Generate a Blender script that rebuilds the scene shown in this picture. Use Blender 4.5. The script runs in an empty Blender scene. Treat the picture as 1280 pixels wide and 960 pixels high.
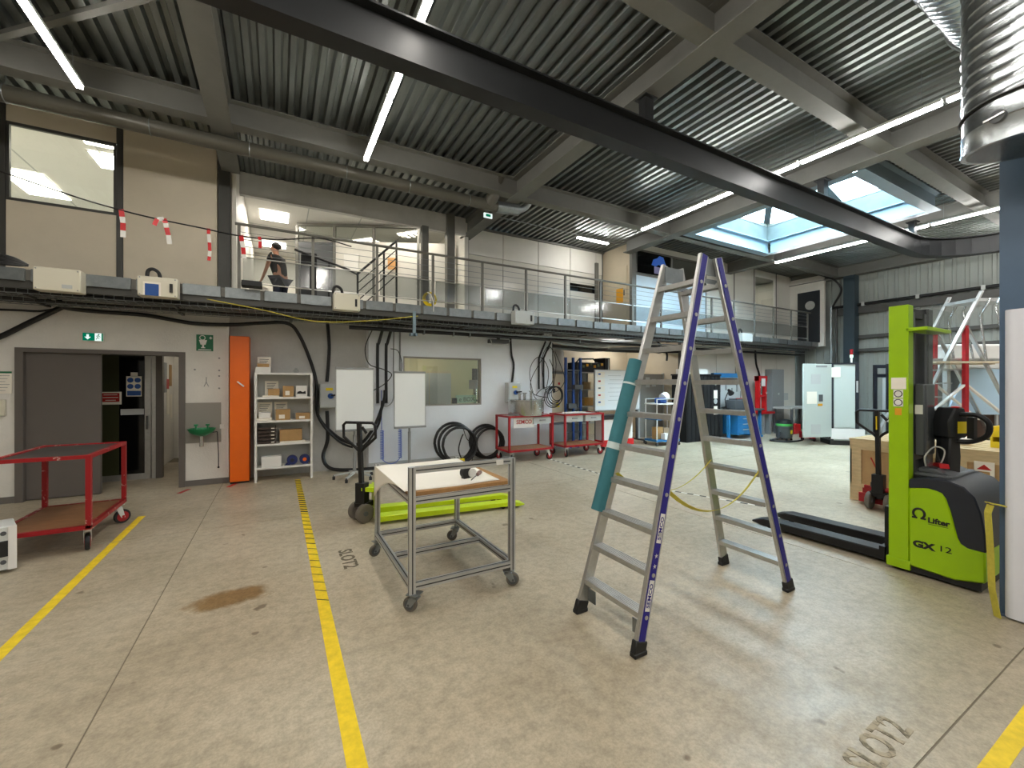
import bpy, bmesh, math, random
from mathutils import Vector, Matrix
random.seed(7)
C = bpy.context.scene.collection
SC = bpy.context.scene
PI = math.pi
R = math.radians

# ------------------------------------------------------------------ camera
cd = bpy.data.cameras.new('camera'); cam = bpy.data.objects.new('camera', cd); C.objects.link(cam)
cam.location = (0, 0, 1.62)
cam.rotation_euler = (R(90), 0, -math.atan2(293, 525))
cd.sensor_width = 36; cd.lens = 36 * 525 / 1280; cd.clip_start = 0.05; cd.clip_end = 200
SC.camera = cam
# ------------------------------------------------------------------ sky, exposure
SKY = 37.0          # overcast sky above the rooflight
LED = 80.0         # LED tube emission
w = bpy.data.worlds.new('sky'); SC.world = w; w.use_nodes = True
w.node_tree.nodes['Background'].inputs[0].default_value = (0.62, 0.87, 1.0, 1)
w.node_tree.nodes['Background'].inputs[1].default_value = SKY
vs = SC.view_settings
vs.view_transform = 'Standard'; vs.look = 'None'; vs.gamma = 1; vs.use_curve_mapping = False
vs.exposure = 0.0

# ------------------------------------------------------------------ materials
def lin(c):
    f = lambda v: v / 12.92 if v <= 0.04045 else ((v + 0.055) / 1.055) ** 2.4
    if isinstance(c, str):
        c = [int(c[i:i + 2], 16) / 255 for i in (0, 2, 4)]
    return (f(c[0]), f(c[1]), f(c[2]), 1)
def mat(name, col, rough=0.5, metal=0.0, var=0.0, vscale=6.0, bump=0.0, bscale=60.0, trans=0.0, spec=0.5, stretch=None, col2=None, ramp=(0.35, 0.65)):
    m = bpy.data.materials.new(name); m.use_nodes = True
    nt = m.node_tree; N = nt.nodes; L = nt.links
    b = N['Principled BSDF']
    b.inputs['Base Color'].default_value = lin(col); b.inputs['Roughness'].default_value = rough
    b.inputs['Metallic'].default_value = metal; b.inputs['Specular IOR Level'].default_value = spec
    if trans: b.inputs['Transmission Weight'].default_value = trans
    if var or bump:
        tc = N.new('ShaderNodeTexCoord'); mp = N.new('ShaderNodeMapping'); L.new(tc.outputs['Object'], mp.inputs[0])
        if stretch: mp.inputs['Scale'].default_value = stretch
    if var:
        n = N.new('ShaderNodeTexNoise'); n.inputs['Scale'].default_value = vscale; n.inputs['Detail'].default_value = 6
        n.inputs['Roughness'].default_value = 0.65
        L.new(mp.outputs[0], n.inputs['Vector'])
        r = N.new('ShaderNodeValToRGB'); a = lin(col)
        c2 = lin(col2) if col2 else tuple(x * (1 - var) for x in a[:3]) + (1,)
        r.color_ramp.elements[0].position = ramp[0]; r.color_ramp.elements[0].color = c2
        r.color_ramp.elements[1].position = ramp[1]; r.color_ramp.elements[1].color = a
        L.new(n.outputs['Fac'], r.inputs[0]); L.new(r.outputs[0], b.inputs['Base Color'])
    if bump:
        n2 = N.new('ShaderNodeTexNoise'); n2.inputs['Scale'].default_value = bscale; n2.inputs['Detail'].default_value = 4
        L.new(mp.outputs[0], n2.inputs['Vector'])
        bp = N.new('ShaderNodeBump'); bp.inputs['Strength'].default_value = bump; bp.inputs['Distance'].default_value = 0.01
        L.new(n2.outputs['Fac'], bp.inputs['Height']); L.new(bp.outputs[0], b.inputs['Normal'])
    return m
def emit(name, col, s):
    m = bpy.data.materials.new(name); m.use_nodes = True
    nt = m.node_tree; nt.nodes.remove(nt.nodes['Principled BSDF'])
    e = nt.nodes.new('ShaderNodeEmission'); e.inputs[0].default_value = (*col, 1); e.inputs[1].default_value = s
    nt.links.new(e.outputs[0], nt.nodes['Material Output'].inputs[0]); return m
def glass(name, tint=(0.9, 0.95, 0.95), refl=0.08, rough=0.02):
    m = bpy.data.materials.new(name); m.use_nodes = True
    nt = m.node_tree; nt.nodes.remove(nt.nodes['Principled BSDF'])
    t = nt.nodes.new('ShaderNodeBsdfTransparent'); t.inputs[0].default_value = (*tint, 1)
    g = nt.nodes.new('ShaderNodeBsdfGlossy'); g.inputs[0].default_value = (1, 1, 1, 1); g.inputs['Roughness'].default_value = rough
    mx = nt.nodes.new('ShaderNodeMixShader'); mx.inputs[0].default_value = refl
    nt.links.new(t.outputs[0], mx.inputs[1]); nt.links.new(g.outputs[0], mx.inputs[2])
    nt.links.new(mx.outputs[0], nt.nodes['Material Output'].inputs[0]); return m

def floor_mat():
    m = bpy.data.materials.new('polished_concrete'); m.use_nodes = True
    nt = m.node_tree; N = nt.nodes; L = nt.links; b = N['Principled BSDF']
    g = N.new('ShaderNodeNewGeometry')
    def noise(s, d, ro=0.6, vec=None):
        n = N.new('ShaderNodeTexNoise'); n.inputs['Scale'].default_value = s; n.inputs['Detail'].default_value = d
        n.inputs['Roughness'].default_value = ro; L.new(vec or g.outputs['Position'], n.inputs['Vector']); return n.outputs['Fac']
    def ramp(f, stops):
        r = N.new('ShaderNodeValToRGB'); e = r.color_ramp.elements
        e[0].position, e[0].color = stops[0][0], stops[0][1]; e[1].position, e[1].color = stops[-1][0], stops[-1][1]
        for p, c in stops[1:-1]:
            x = e.new(p); x.color = c
        L.new(f, r.inputs[0]); return r.outputs[0]
    def mixc(a, bb, f, mode='MULTIPLY'):
        x = N.new('ShaderNodeMix'); x.data_type = 'RGBA'; x.blend_type = mode
        if isinstance(f, float): x.inputs[0].default_value = f
        else: L.new(f, x.inputs[0])
        L.new(a, x.inputs[6])
        if isinstance(bb, tuple): x.inputs[7].default_value = bb
        else: L.new(bb, x.inputs[7])
        return x.outputs[2]
    base = ramp(noise(0.7, 8), [(0.25, lin('b3a68e')), (0.5, lin('c2b59d')), (0.75, lin('cdc2ac'))])
    fine = ramp(noise(14, 8, 0.75), [(0.32, (0.58, 0.57, 0.55, 1)), (0.58, (1, 1, 1, 1))])
    c = mixc(base, fine, 0.75)
    mp = N.new('ShaderNodeMapping'); mp.inputs['Scale'].default_value = (1.2, 5, 1); mp.inputs['Rotation'].default_value = (0, 0, 0.35)
    L.new(g.outputs['Position'], mp.inputs[0])
    scuff = ramp(noise(1.3, 9, 0.7, mp.outputs[0]), [(0.38, (0.86, 0.85, 0.83, 1)), (0.50, (1, 1, 1, 1))])
    c = mixc(c, scuff, 0.5)
    c = mixc(c, ramp(noise(60, 4, 0.7), [(0.35, (0.74, 0.73, 0.71, 1)), (0.60, (1, 1, 1, 1))]), 0.7)
    c = mixc(c, ramp(noise(0.35, 5, 0.6), [(0.40, (0.88, 0.87, 0.85, 1)), (0.62, (1.06, 1.06, 1.06, 1))]), 0.8)
    # brown spill on the floor between the two yellow lines
    sx = N.new('ShaderNodeSeparateXYZ'); L.new(g.outputs['Position'], sx.inputs[0])
    def mth(op, a, bb):
        x = N.new('ShaderNodeMath'); x.operation = op
        for i, v in enumerate((a, bb)):
            if isinstance(v, (int, float)): x.inputs[i].default_value = v
            else: L.new(v, x.inputs[i])
        return x.outputs[0]
    dx = mth('DIVIDE', mth('ADD', sx.outputs[0], 0.33), 0.30); dy = mth('DIVIDE', mth('ADD', sx.outputs[1], -3.82), 0.17)
    d = mth('SQRT', mth('ADD', mth('MULTIPLY', dx, dx), mth('MULTIPLY', dy, dy)), 0)
    d = mth('ADD', d, mth('MULTIPLY', noise(4.5, 7, 0.75), 1.8))
    st = ramp(mth('MULTIPLY', d, 0.45), [(0.68, (1, 1, 1, 1)), (0.84, (0, 0, 0, 1))])
    c = mixc(c, lin('c9ae86'), st)
    spots = ramp(noise(5.5, 2, 0.4), [(0.235, (0.35, 0.3, 0.25, 1)), (0.265, (1, 1, 1, 1))])
    c = mixc(c, spots, 0.8)
    L.new(c, b.inputs['Base Color'])
    rr = ramp(noise(3, 8, 0.7), [(0.3, (0.30, 0.30, 0.30, 1)), (0.7, (0.5, 0.5, 0.5, 1))])
    L.new(rr, b.inputs['Roughness']); b.inputs['Specular IOR Level'].default_value = 0.55
    bp = N.new('ShaderNodeBump'); bp.inputs['Strength'].default_value = 0.18; bp.inputs['Distance'].default_value = 0.004
    L.new(noise(80, 5, 0.75), bp.inputs['Height']); L.new(bp.outputs[0], b.inputs['Normal'])
    return m
def wall_mat(name, c1, c2, c3):
    m = mat(name, c1, 0.8, var=0.3, vscale=0.9, bump=0.3, bscale=70, col2=c2)
    return m

M = dict(
    concrete=floor_mat(),
    joint=mat('floor_joint', '7d7564', 0.9),
    wall=mat('painted_wall', 'e6e3dc', 0.75, var=0.16, vscale=0.9, bump=0.35, bscale=55),
    wallgrey=mat('grey_painted_wall', 'd0cfcb', 0.75, var=0.2, vscale=1.2, bump=0.35, bscale=50),
    wallblue=mat('cool_white_wall', 'e6eaee', 0.7, var=0.08, vscale=1.0, bump=0.3, bscale=50),
    panel=mat('white_office_panel', 'dacfba', 0.55, var=0.06, vscale=2),
    panelwhite=mat('white_wall_panel', 'dedbd2', 0.5, var=0.06, vscale=2),
    frost=mat('frosted_glazing', 'cfe0ea', 0.35, var=0.05, vscale=2),
    beige=mat('beige_paint', 'cdbfa5', 0.6, var=0.08, vscale=2),
    post=mat('grey_post', '6d6c66', 0.5, metal=0.2),
    darkpost=mat('dark_grey_post', '4a4a47', 0.5, metal=0.2),
    beam=mat('grey_steel_paint', '6f6f6a', 0.65, var=0.12, vscale=4, bump=0.05),
    beamdark=mat('anthracite_steel_paint', '1d1f21', 0.5, var=0.1, vscale=4),
    trimmer=mat('light_blue_steel_paint', '7c909b', 0.5, var=0.06),
    deck=mat('galvanised_deck', '858a87', 0.34, metal=0.85, var=0.25, vscale=5, stretch=(1, 0.2, 1)),
    galv=mat('galvanised_steel', '8f9597', 0.38, metal=0.75, var=0.2, vscale=9),
    alu=mat('brushed_aluminium', 'c3c4c2', 0.35, metal=0.85, var=0.12, vscale=20, bump=0.04, bscale=200),
    profile=mat('anodised_profile', 'c6c8c8', 0.33, metal=0.65, var=0.08, vscale=12),
    groove=mat('profile_groove', '3b3d40', 0.6),
    duct=mat('spiral_duct_steel', 'b9bfc2', 0.27, metal=0.95, var=0.12, vscale=7),
    steel=mat('stainless_steel', 'bfc0bf', 0.22, metal=0.9, var=0.1, vscale=8),
    darkdoor=mat('dark_grey_door', '645e59', 0.5, var=0.06, vscale=3),
    black=mat('black_rubber', '17181a', 0.55, var=0.15, vscale=12),
    cable=mat('black_cable', '141415', 0.45),
    blackmetal=mat('black_metal', '1b1c1e', 0.4, metal=0.3),
    blackcloth=mat('black_cloth', '08080a', 0.9),
    blackglass=mat('dark_glass', '0a0b0c', 0.08, spec=0.6),
    navy=mat('navy_plastic', '20252f', 0.42, var=0.1, vscale=12),
    lime=mat('lime_green_paint', '9ac400', 0.32, var=0.05, vscale=5),
    lime2=mat('yellow_green_paint', 'c6e010', 0.35, var=0.06, vscale=6),
    redworn=mat('worn_red_paint', '9c1019', 0.42, var=0.3, vscale=11, col2='c8a69c', ramp=(.36, .40)),
    red=mat('red_paint', 'a8141f', 0.42, var=0.25, vscale=14),
    redbright=mat('bright_red', 'c9141a', 0.45, var=0.08),
    orange=mat('orange_paint', 'ee6a00', 0.4, var=0.06, vscale=3),
    blue=mat('blue_paint', '264f98', 0.45, var=0.08),
    bluelight=mat('sky_blue_paint', '2a78b4', 0.45, var=0.08),
    steelblue=mat('blue_grey_column_paint', '4c637c', 0.45, var=0.06),
    ladderblue=mat('ladder_blue_strip', '170c80', 0.4),
    teal=mat('teal_foam', '35747e', 0.75, var=0.12, vscale=10, bump=0.1),
    tapewhite=mat('white_tape', 'c3d3d3', 0.4),
    yellow=mat('yellow_floor_tape', 'f6d422', 0.6, var=0.2, vscale=16),
    yellowp=mat('yellow_plastic', 'e5cc1c', 0.5),
    strap=mat('yellow_strap', 'cfc24a', 0.7, var=0.15, vscale=40),
    white=mat('white_laminate', 'e6e4df', 0.5),
    whitepaint=mat('white_metal_paint', 'd8dad6', 0.4),
    machinewhite=mat('machine_light_grey', 'bcc5bf', 0.4),
    cream=mat('cream_steel_box', 'd8d3c0', 0.45),
    paper=mat('paper_sheet', 'efe9dc', 0.8),
    whiteboard=mat('whiteboard_surface', 'edf0ef', 0.22),
    card=mat('cardboard', 'b48f5e', 0.8, var=0.12, vscale=10),
    wood=mat('plywood', 'b98a55', 0.6, var=0.25, vscale=7, stretch=(1, 6, 1)),
    trolleywood=mat('trolley_plywood', '9c6f49', 0.5, var=0.3, vscale=6, stretch=(5, 1, 1)),
    darktop=mat('dark_worn_tray', '4a4744', 0.4, var=0.35, vscale=7),
    crate=mat('crate_timber', 'd9c196', 0.7, var=0.2, vscale=5, stretch=(6, 1, 6)),
    crateply=mat('crate_plywood', 'bd9a6b', 0.7, var=0.2, vscale=5),
    grey=mat('grey_plastic', '8a8c8c', 0.5),
    greydark=mat('dark_grey_plastic', '505356', 0.5),
    greylight=mat('light_grey_plastic', 'b9bcba', 0.5),
    greypanel=mat('grey_splash_panel', '8f8b84', 0.6),
    skirting=mat('grey_skirting', '6a6661', 0.6),
    green=mat('sign_green', '0f6a44', 0.5),
    basin=mat('green_basin', '0b7a4a', 0.3),
    signblue=mat('sign_blue', '1f4f96', 0.5),
    redsign=mat('sign_red', 'b51e1a', 0.5),
    amber=mat('amber_plastic', 'e0a020', 0.5),
    olive=mat('olive_paint', '3a3d2a', 0.8),  # flat dark olive for the left corridor wall
    pipe=mat('grey_duct_pipe', '56544b', 0.4, metal=0.2),
    rubberwheel=mat('grey_rubber_wheel', '6b655c', 0.7),
    cooling=mat('tinted_glass', '6f7a5c', 0.1),
    skin=mat('skin', 'c08a70', 0.6), hair=mat('dark_hair', '1d1512', 0.6), shirt=mat('black_shirt', '121214', 0.8), jeans=mat('dark_jeans', '20263a', 0.8),
    glassrail=glass('guard_panel_glass', (0.78, 0.80, 0.80), 0.10, 0.12),
    glasswin=glass('window_glass', (0.93, 0.95, 0.93), 0.07),
    glasssky=glass('rooflight_glass', (0.95, 0.98, 1.0), 0.04),
    clear=glass('clear_plastic', (0.88, 0.9, 0.9), 0.10, 0.08),
    led=emit('led_diffuser', (1.0, 0.95, 0.87), LED),
    ledcool=emit('cool_led_diffuser', (1.0, 0.98, 0.94), LED),
    ledpanel=emit('office_led_panel', (1.0, 0.93, 0.81), 30.0),
    exitlit=emit('lit_exit_face', (0.85, 1.0, 0.95), 1.0),
    exitgreen=emit('lit_exit_green', (0.0, 0.16, 0.08), 1.0),
    lampgreen=emit('beacon_green', (0.5, 1.0, 0.7), 3.0),
)
# ------------------------------------------------------------------ mesh helpers
class B:
    def __init__(s): s.v = []; s.f = []; s.mi = []; s.cur = 0
    def add(s, vs_, fs):
        o = len(s.v); s.v += [tuple(x) for x in vs_]
        for f in fs: s.f.append([i + o for i in f]); s.mi.append(s.cur)
        return s
    def m(s, i): s.cur = i; return s
    def box(s, x0, x1, y0, y1, z0, z1):
        if x0 > x1: x0, x1 = x1, x0
        if y0 > y1: y0, y1 = y1, y0
        if z0 > z1: z0, z1 = z1, z0
        return s.add([(x0, y0, z0), (x1, y0, z0), (x1, y1, z0), (x0, y1, z0), (x0, y0, z1), (x1, y0, z1), (x1, y1, z1), (x0, y1, z1)],
                     [(0, 3, 2, 1), (4, 5, 6, 7), (0, 1, 5, 4), (1, 2, 6, 5), (2, 3, 7, 6), (3, 0, 4, 7)])
    def bar(s, p, q, a, b, up=(0, 0, 1)):
        p, q = Vector(p), Vector(q); d = (q - p).normalized(); u = Vector(up)
        x = d.cross(u)
        if x.length < 1e-4: x = d.cross(Vector((0, 1, 0)))
        x.normalize(); y = x.cross(d).normalized()
        c = [(-a / 2, -b / 2), (a / 2, -b / 2), (a / 2, b / 2), (-a / 2, b / 2)]
        return s.add([p + x * i + y * j for i, j in c] + [q + x * i + y * j for i, j in c],
                     [(0, 3, 2, 1), (4, 5, 6, 7), (0, 1, 5, 4), (1, 2, 6, 5), (2, 3, 7, 6), (3, 0, 4, 7)])
    def cyl(s, p, q, r, n=12, r2=None, caps=True):
        p, q = Vector(p), Vector(q); d = (q - p).normalized(); r2 = r if r2 is None else r2
        a = d.orthogonal().normalized(); b = d.cross(a)
        vs_ = []
        for c, rr in ((p, r), (q, r2)):
            for k in range(n):
                t = 2 * PI * k / n; vs_.append(c + a * (rr * math.cos(t)) + b * (rr * math.sin(t)))
        fs = [(k, (k + 1) % n, n + (k + 1) % n, n + k) for k in range(n)]
        if caps: fs += [tuple(range(n - 1, -1, -1)), tuple(range(n, 2 * n))]
        return s.add(vs_, fs)
    def lathe(s, prof, n=20, c=(0, 0, 0), axis='z'):
        vs_ = []; fs = []
        for r, z in prof:
            for k in range(n):
                t = 2 * PI * k / n; x, y = r * math.cos(t), r * math.sin(t)
                p = (x, y, z) if axis == 'z' else ((z, x, y) if axis == 'x' else (y, z, x))
                vs_.append((p[0] + c[0], p[1] + c[1], p[2] + c[2]))
        for i in range(len(prof) - 1):
            for k in range(n):
                fs.append((i * n + k, i * n + (k + 1) % n, (i + 1) * n + (k + 1) % n, (i + 1) * n + k))
        fs.append(tuple(range(n - 1, -1, -1))); e = (len(prof) - 1) * n; fs.append(tuple(range(e, e + n)))
        return s.add(vs_, fs)
    def torus(s, c, Rr, r, axis='z', n=28, k=8):
        pts = []
        for i in range(n):
            t = 2 * PI * i / n; x, y = Rr * math.cos(t), Rr * math.sin(t)
            p = {'z': (x, y, 0), 'x': (0, x, y), 'y': (x, 0, y)}[axis]
            pts.append((p[0] + c[0], p[1] + c[1], p[2] + c[2]))
        return s.tube(pts, r, k, True)
    def tube(s, pts, r, n=8, closed=False):
        P = [Vector(p) for p in pts]; m = len(P); vs_ = []; prev = None
        for i in range(m):
            if closed: d = P[(i + 1) % m] - P[i - 1]
            else: d = P[min(i + 1, m - 1)] - P[max(i - 1, 0)]
            d.normalize()
            if prev is None: a = d.orthogonal().normalized()
            else:
                a = prev - d * prev.dot(d)
                a = a.normalized() if a.length > 1e-5 else d.orthogonal().normalized()
            prev = a; b = d.cross(a)
            rr = r[i] if isinstance(r, (list, tuple)) else r
            for k in range(n):
                t = 2 * PI * k / n; vs_.append(P[i] + a * (rr * math.cos(t)) + b * (rr * math.sin(t)))
        fs = []
        for i in range(m if closed else m - 1):
            j = (i + 1) % m
            for k in range(n): fs.append((i * n + k, i * n + (k + 1) % n, j * n + (k + 1) % n, j * n + k))
        if not closed: fs += [tuple(range(n - 1, -1, -1)), tuple(range((m - 1) * n, m * n))]
        return s.add(vs_, fs)
    def prism(s, poly, axis, a, b):
        n = len(poly)
        def P(u, v, t): return {'x': (t, u, v), 'y': (u, t, v), 'z': (u, v, t)}[axis]
        vs_ = [P(u, v, a) for u, v in poly] + [P(u, v, b) for u, v in poly]
        fs = [(k, (k + 1) % n, n + (k + 1) % n, n + k) for k in range(n)] + [tuple(range(n - 1, -1, -1)), tuple(range(n, 2 * n))]
        return s.add(vs_, fs)
    def sphere(s, c, rx, ry=None, rz=None, n=14, k=8):
        ry = ry or rx; rz = rz or rx; vs_ = []; fs = []
        for i in range(1, k):
            ph = PI * i / k
            for j in range(n):
                t = 2 * PI * j / n
                vs_.append((c[0] + rx * math.sin(ph) * math.cos(t), c[1] + ry * math.sin(ph) * math.sin(t), c[2] + rz * math.cos(ph)))
        for i in range(k - 2):
            for j in range(n): fs.append((i * n + j, (i + 1) * n + j, (i + 1) * n + (j + 1) % n, i * n + (j + 1) % n))
        vs_ += [(c[0], c[1], c[2] + rz), (c[0], c[1], c[2] - rz)]; t = (k - 1) * n
        for j in range(n): fs.append((t, j, (j + 1) % n)); fs.append((t + 1, (k - 2) * n + (j + 1) % n, (k - 2) * n + j))
        return s.add(vs_, fs)
    def build(s, name, mt, parent=None, bevel=0, smooth=True, loc=None, rot=None, kind=None, label=None):
        me = bpy.data.meshes.new(name); me.from_pydata(s.v, [], s.f)
        for x in (mt if isinstance(mt, list) else [mt]): me.materials.append(M[x] if isinstance(x, str) else x)
        me.polygons.foreach_set('material_index', s.mi)
        bm = bmesh.new(); bm.from_mesh(me); bmesh.ops.recalc_face_normals(bm, faces=bm.faces); bm.to_mesh(me); bm.free()
        if smooth:
            me.polygons.foreach_set('use_smooth', [True] * len(me.polygons)); me.set_sharp_from_angle(angle=0.7)
        o = bpy.data.objects.new(name, me); C.objects.link(o)
        if parent: o.parent = parent
        if loc: o.location = loc
        if rot: o.rotation_euler = rot
        if bevel:
            bv = o.modifiers.new('bevel', 'BEVEL'); bv.width = bevel; bv.segments = 1; bv.limit_method = 'ANGLE'; bv.angle_limit = 0.6
        if kind: o['kind'] = kind
        if label: o['label'] = label
        return o
def box(*a): return B().box(*a)
def tag(o, label, cat, group=None):
    o['label'] = label; o['category'] = cat
    if group: o['group'] = group
    return o
def thing(name, label, cat, loc=(0, 0, 0), rz=0, group=None):
    o = bpy.data.objects.new(name, None); o.empty_display_size = 0.1; C.objects.link(o)
    o.location = loc; o.rotation_euler = (0, 0, rz)
    return tag(o, label, cat, group)
def struct(o): o['kind'] = 'structure'; return o
def sroot(name, loc=(0, 0, 0)):
    o = bpy.data.objects.new(name, None); C.objects.link(o); o.location = loc; o['kind'] = 'structure'; return o
def copy_obj(o, parent=None, loc=None, rot=None):
    c = o.copy(); C.objects.link(c)
    if parent: c.parent = parent
    if loc is not None: c.location = loc
    if rot is not None: c.rotation_euler = rot
    return c
def copy_tree(o, label=None, group=None, loc=None, rz=None, parent=None):
    c = o.copy(); C.objects.link(c)
    if parent: c.parent = parent
    if loc is not None: c.location = loc
    if rz is not None: c.rotation_euler = (0, 0, rz)
    if label: c['label'] = label
    if group: c['group'] = group
    for ch in list(o.children): copy_tree(ch, parent=c)
    return c
def text(s, size, mt, parent, loc, rot, name='lettering', ext=0.0008, sx=1.0, align='CENTER', bold=0.0):
    cu = bpy.data.curves.new(name, 'FONT'); cu.body = s; cu.size = size; cu.extrude = ext; cu.align_x = align; cu.align_y = 'CENTER'
    cu.offset = bold; cu.resolution_u = 3
    t = bpy.data.objects.new('tmp_text', cu); C.objects.link(t)
    dg = bpy.context.evaluated_depsgraph_get(); me = bpy.data.meshes.new_from_object(t.evaluated_get(dg))
    bpy.data.objects.remove(t); me.name = name
    me.materials.clear(); me.materials.append(M[mt])
    o = bpy.data.objects.new(name, me); C.objects.link(o); o.parent = parent; o.location = loc; o.rotation_euler = rot; o.scale = (sx, 1, 1)
    return o
FRONT = (R(90), 0, 0)                 # text that faces -Y
SIDE = (R(90), 0, R(-90))             # text that faces -X
def smooth_path(pts, sub=6):
    P = [Vector(p) for p in pts]; out = []
    for i in range(len(P) - 1):
        p0 = P[max(i - 1, 0)]; p1 = P[i]; p2 = P[i + 1]; p3 = P[min(i + 2, len(P) - 1)]
        for k in range(sub):
            t = k / sub
            out.append(0.5 * ((2 * p1) + (p2 - p0) * t + (2 * p0 - 5 * p1 + 4 * p2 - p3) * t * t + (3 * p1 - p0 - 3 * p2 + p3) * t ** 3))
    out.append(P[-1]); return out
def cable(name, pts, r, label, cat='cable', mt='cable', group=None, sub=6, n=8):
    return tag(B().tube(smooth_path(pts, sub), r, n).build(name, mt), label, cat, group)
def sag(p, q, d, n=10):
    p, q = Vector(p), Vector(q)
    return [p.lerp(q, k / n) - Vector((0, 0, d * 4 * (k / n) * (1 - k / n))) for k in range(n + 1)]

# ================================================================== STRUCTURE
FX0, FX1, FY0, FY1 = -8.0, 16.4, -7.0, 8.3
DK = 5.45
# floor: concrete slabs between saw-cut joints
fl = B().box(FX0 - .3, FX1 + .3, FY0 - .3, 15.2, -0.30, -0.004).build('floor', 'joint'); struct(fl)
gx = [FX0 - .2, -0.78, 4.53, 9.84, 15.1, FX1 + .2]; gy = [FY0 - .2, -4.3, 0.72, 5.77, 11.0]
for i in range(len(gx) - 1):
    for j in range(len(gy) - 1):
        g = 0.004
        B().box(gx[i] + g, gx[i + 1] - g, gy[j] + g, gy[j + 1] - g, -0.02, 0.0).build('concrete_slab', 'concrete', fl)

# lower front wall with its recesses
wf = sroot('wall_front')
T = 0.2
b = B()
b.box(FX0, -3.06, FY1, FY1 + T, 0, 2.9).box(-3.06, -1.33, FY1, FY1 + T, 2.08, 2.9).box(-1.33, -0.70, FY1, FY1 + T, 0, 2.9)
b.build('wall_left_part', 'wall', wf)
B().box(-0.74, 1.51, 8.55, 8.75, 0, 2.9).box(-.86, -.70, 8.5, 8.75, 0, 2.9).build('wall_recess_part', 'wallgrey', wf)
b = B().box(1.51, 2.17, FY1, FY1 + T, 0, 2.9).box(3.87, 5.73, FY1, FY1 + T, 0, 2.9).box(2.17, 3.87, FY1, FY1 + T, 0, 1.17).box(2.17, 3.87, FY1, FY1 + T, 2.17, 2.9)
b.box(1.51, 1.66, FY1 + T, 8.75, 0, 2.9).box(5.58, 5.73, FY1 + T, 10.8, 0, 2.9)
b.build('wall_window_part', 'wallblue', wf)
B().box(5.73, 10.4, 10.6, 10.8, 0, 2.95).box(10.4, 10.55, 8.5, 10.8, 0, 2.9).build('wall_alcove_part', 'beige', wf)
# lower right wall of panels
for x0, x1 in ((10.4, 11.9), (11.9, 13.1), (13.1, 14.3), (14.3, 15.2), (15.2, 16.4)):
    B().box(x0 + .008, x1 - .008, FY1, FY1 + .15, 0, 2.9).build('wall_panel', 'panelwhite', wf)
B().box(10.4, 16.4, FY1 + .1, FY1 + T, 0, 2.9).build('wall_backing', 'darkpost', wf)
# skirtings
for nm, x0, x1, y in (('baseboard_left', FX0, -3.10, FY1), ('baseboard_door', -1.29, -0.70, FY1)):
    struct(B().box(x0, x1, y - .012, y, 0, 0.09).build(nm, 'skirting'))
struct(B().box(1.51, 5.73, FY1 - .012, FY1, 0, 0.11).build('baseboard_window', 'greylight'))
# other walls
struct(B().box(FX0 - T, FX0, FY0, 15, 0, 5.6).build('wall_left', 'wall'))
struct(B().box(FX0 - T, FX1 + T, FY0 - T, FY0, 0, 5.6).build('wall_back', 'wallgrey'))
wr = sroot('wall_right')
B().box(FX1 + .05, FX1 + .2, FY0, FY1 + .2, 0, 5.6).build('wall_backing', 'darkpost', wr)
prof = []
sheet = B(); pv = []
for k in range(4):
    y = k * 0.25
    pv += [(y, 0.0), (y + .15, 0.0), (y + .165, .03), (y + .235, .03)]
pv.append((1.0, 0.0))
vsx = [(-d, y, 0) for y, d in pv] + [(-d, y, 5.5) for y, d in pv]
n = len(pv)
sheet.add(vsx, [(k, k + 1, n + k + 1, n + k) for k in range(n - 1)])
s0 = sheet.build('cladding_sheet', mat('cladding_paint', '959b95', 0.5, var=0.06, vscale=2), wr, smooth=False, loc=(FX1 + .04, FY0, 0))
for k in range(1, 15): copy_obj(s0, wr, (FX1 + .04, FY0 + k, 0))
for z in (3.13, 2.70): B().box(16.28, 16.36, FY0, 6.6, z - .05, z + .05).build('cladding_rail', 'darkpost', wr)
B().box(16.0, 16.3, 6.35, 6.65, 0, 5.1).build('wall_column', mat('dark_blue_steel', '2a3b44', 0.45), wr)
# roof deck sheets
ce = sroot('ceiling')
b = B(); SX0, SX1, SY0, SY1 = 8.3, 11.6, 3.2, 6.6
b.box(FX0 - T, SX0, FY0 - T, 15.2, 5.53, 5.62).box(SX1, FX1 + T, FY0 - T, 15.2, 5.53, 5.62)
b.box(SX0, SX1, FY0 - T, SY0, 5.53, 5.62).box(SX0, SX1, SY1, 15.2, 5.53, 5.62).build('roof_board', 'darkpost', ce)
def deck_sheet(y0, y1):
    pv = []
    for k in range(7):
        x = k * 1.1 / 7
        pv += [(x, 0.0), (x + .060, 0.0), (x + .082, 0.06), (x + .135, 0.06)]
    pv.append((1.1, 0.0)); n = len(pv); q = B()
    q.add([(x, y0, z) for x, z in pv] + [(x, y1, z) for x, z in pv], [(k, k + 1, n + k + 1, n + k) for k in range(n - 1)])
    return q
full = None; sh1 = None
x = SX0 - 15 * 1.1
for k in range(23):
    xx = x + 1.1 * k
    if xx > 16.3: break
    if SX0 - .05 <= xx < SX1 - .05:
        if sh1 is None:
            sh1 = deck_sheet(FY0, SY0).build('deck_sheet', 'deck', ce, smooth=False, loc=(xx, 0, DK))
            sh2 = deck_sheet(SY1, 9.6).build('deck_sheet', 'deck', ce, smooth=False, loc=(xx, 0, DK))
        else:
            copy_obj(sh1, ce, (xx, 0, DK)); copy_obj(sh2, ce, (xx, 0, DK))
    elif full is None: full = deck_sheet(FY0, 9.6).build('deck_sheet', 'deck', ce, smooth=False, loc=(xx, 0, DK))
    else: copy_obj(full, ce, (xx, 0, DK))
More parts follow.
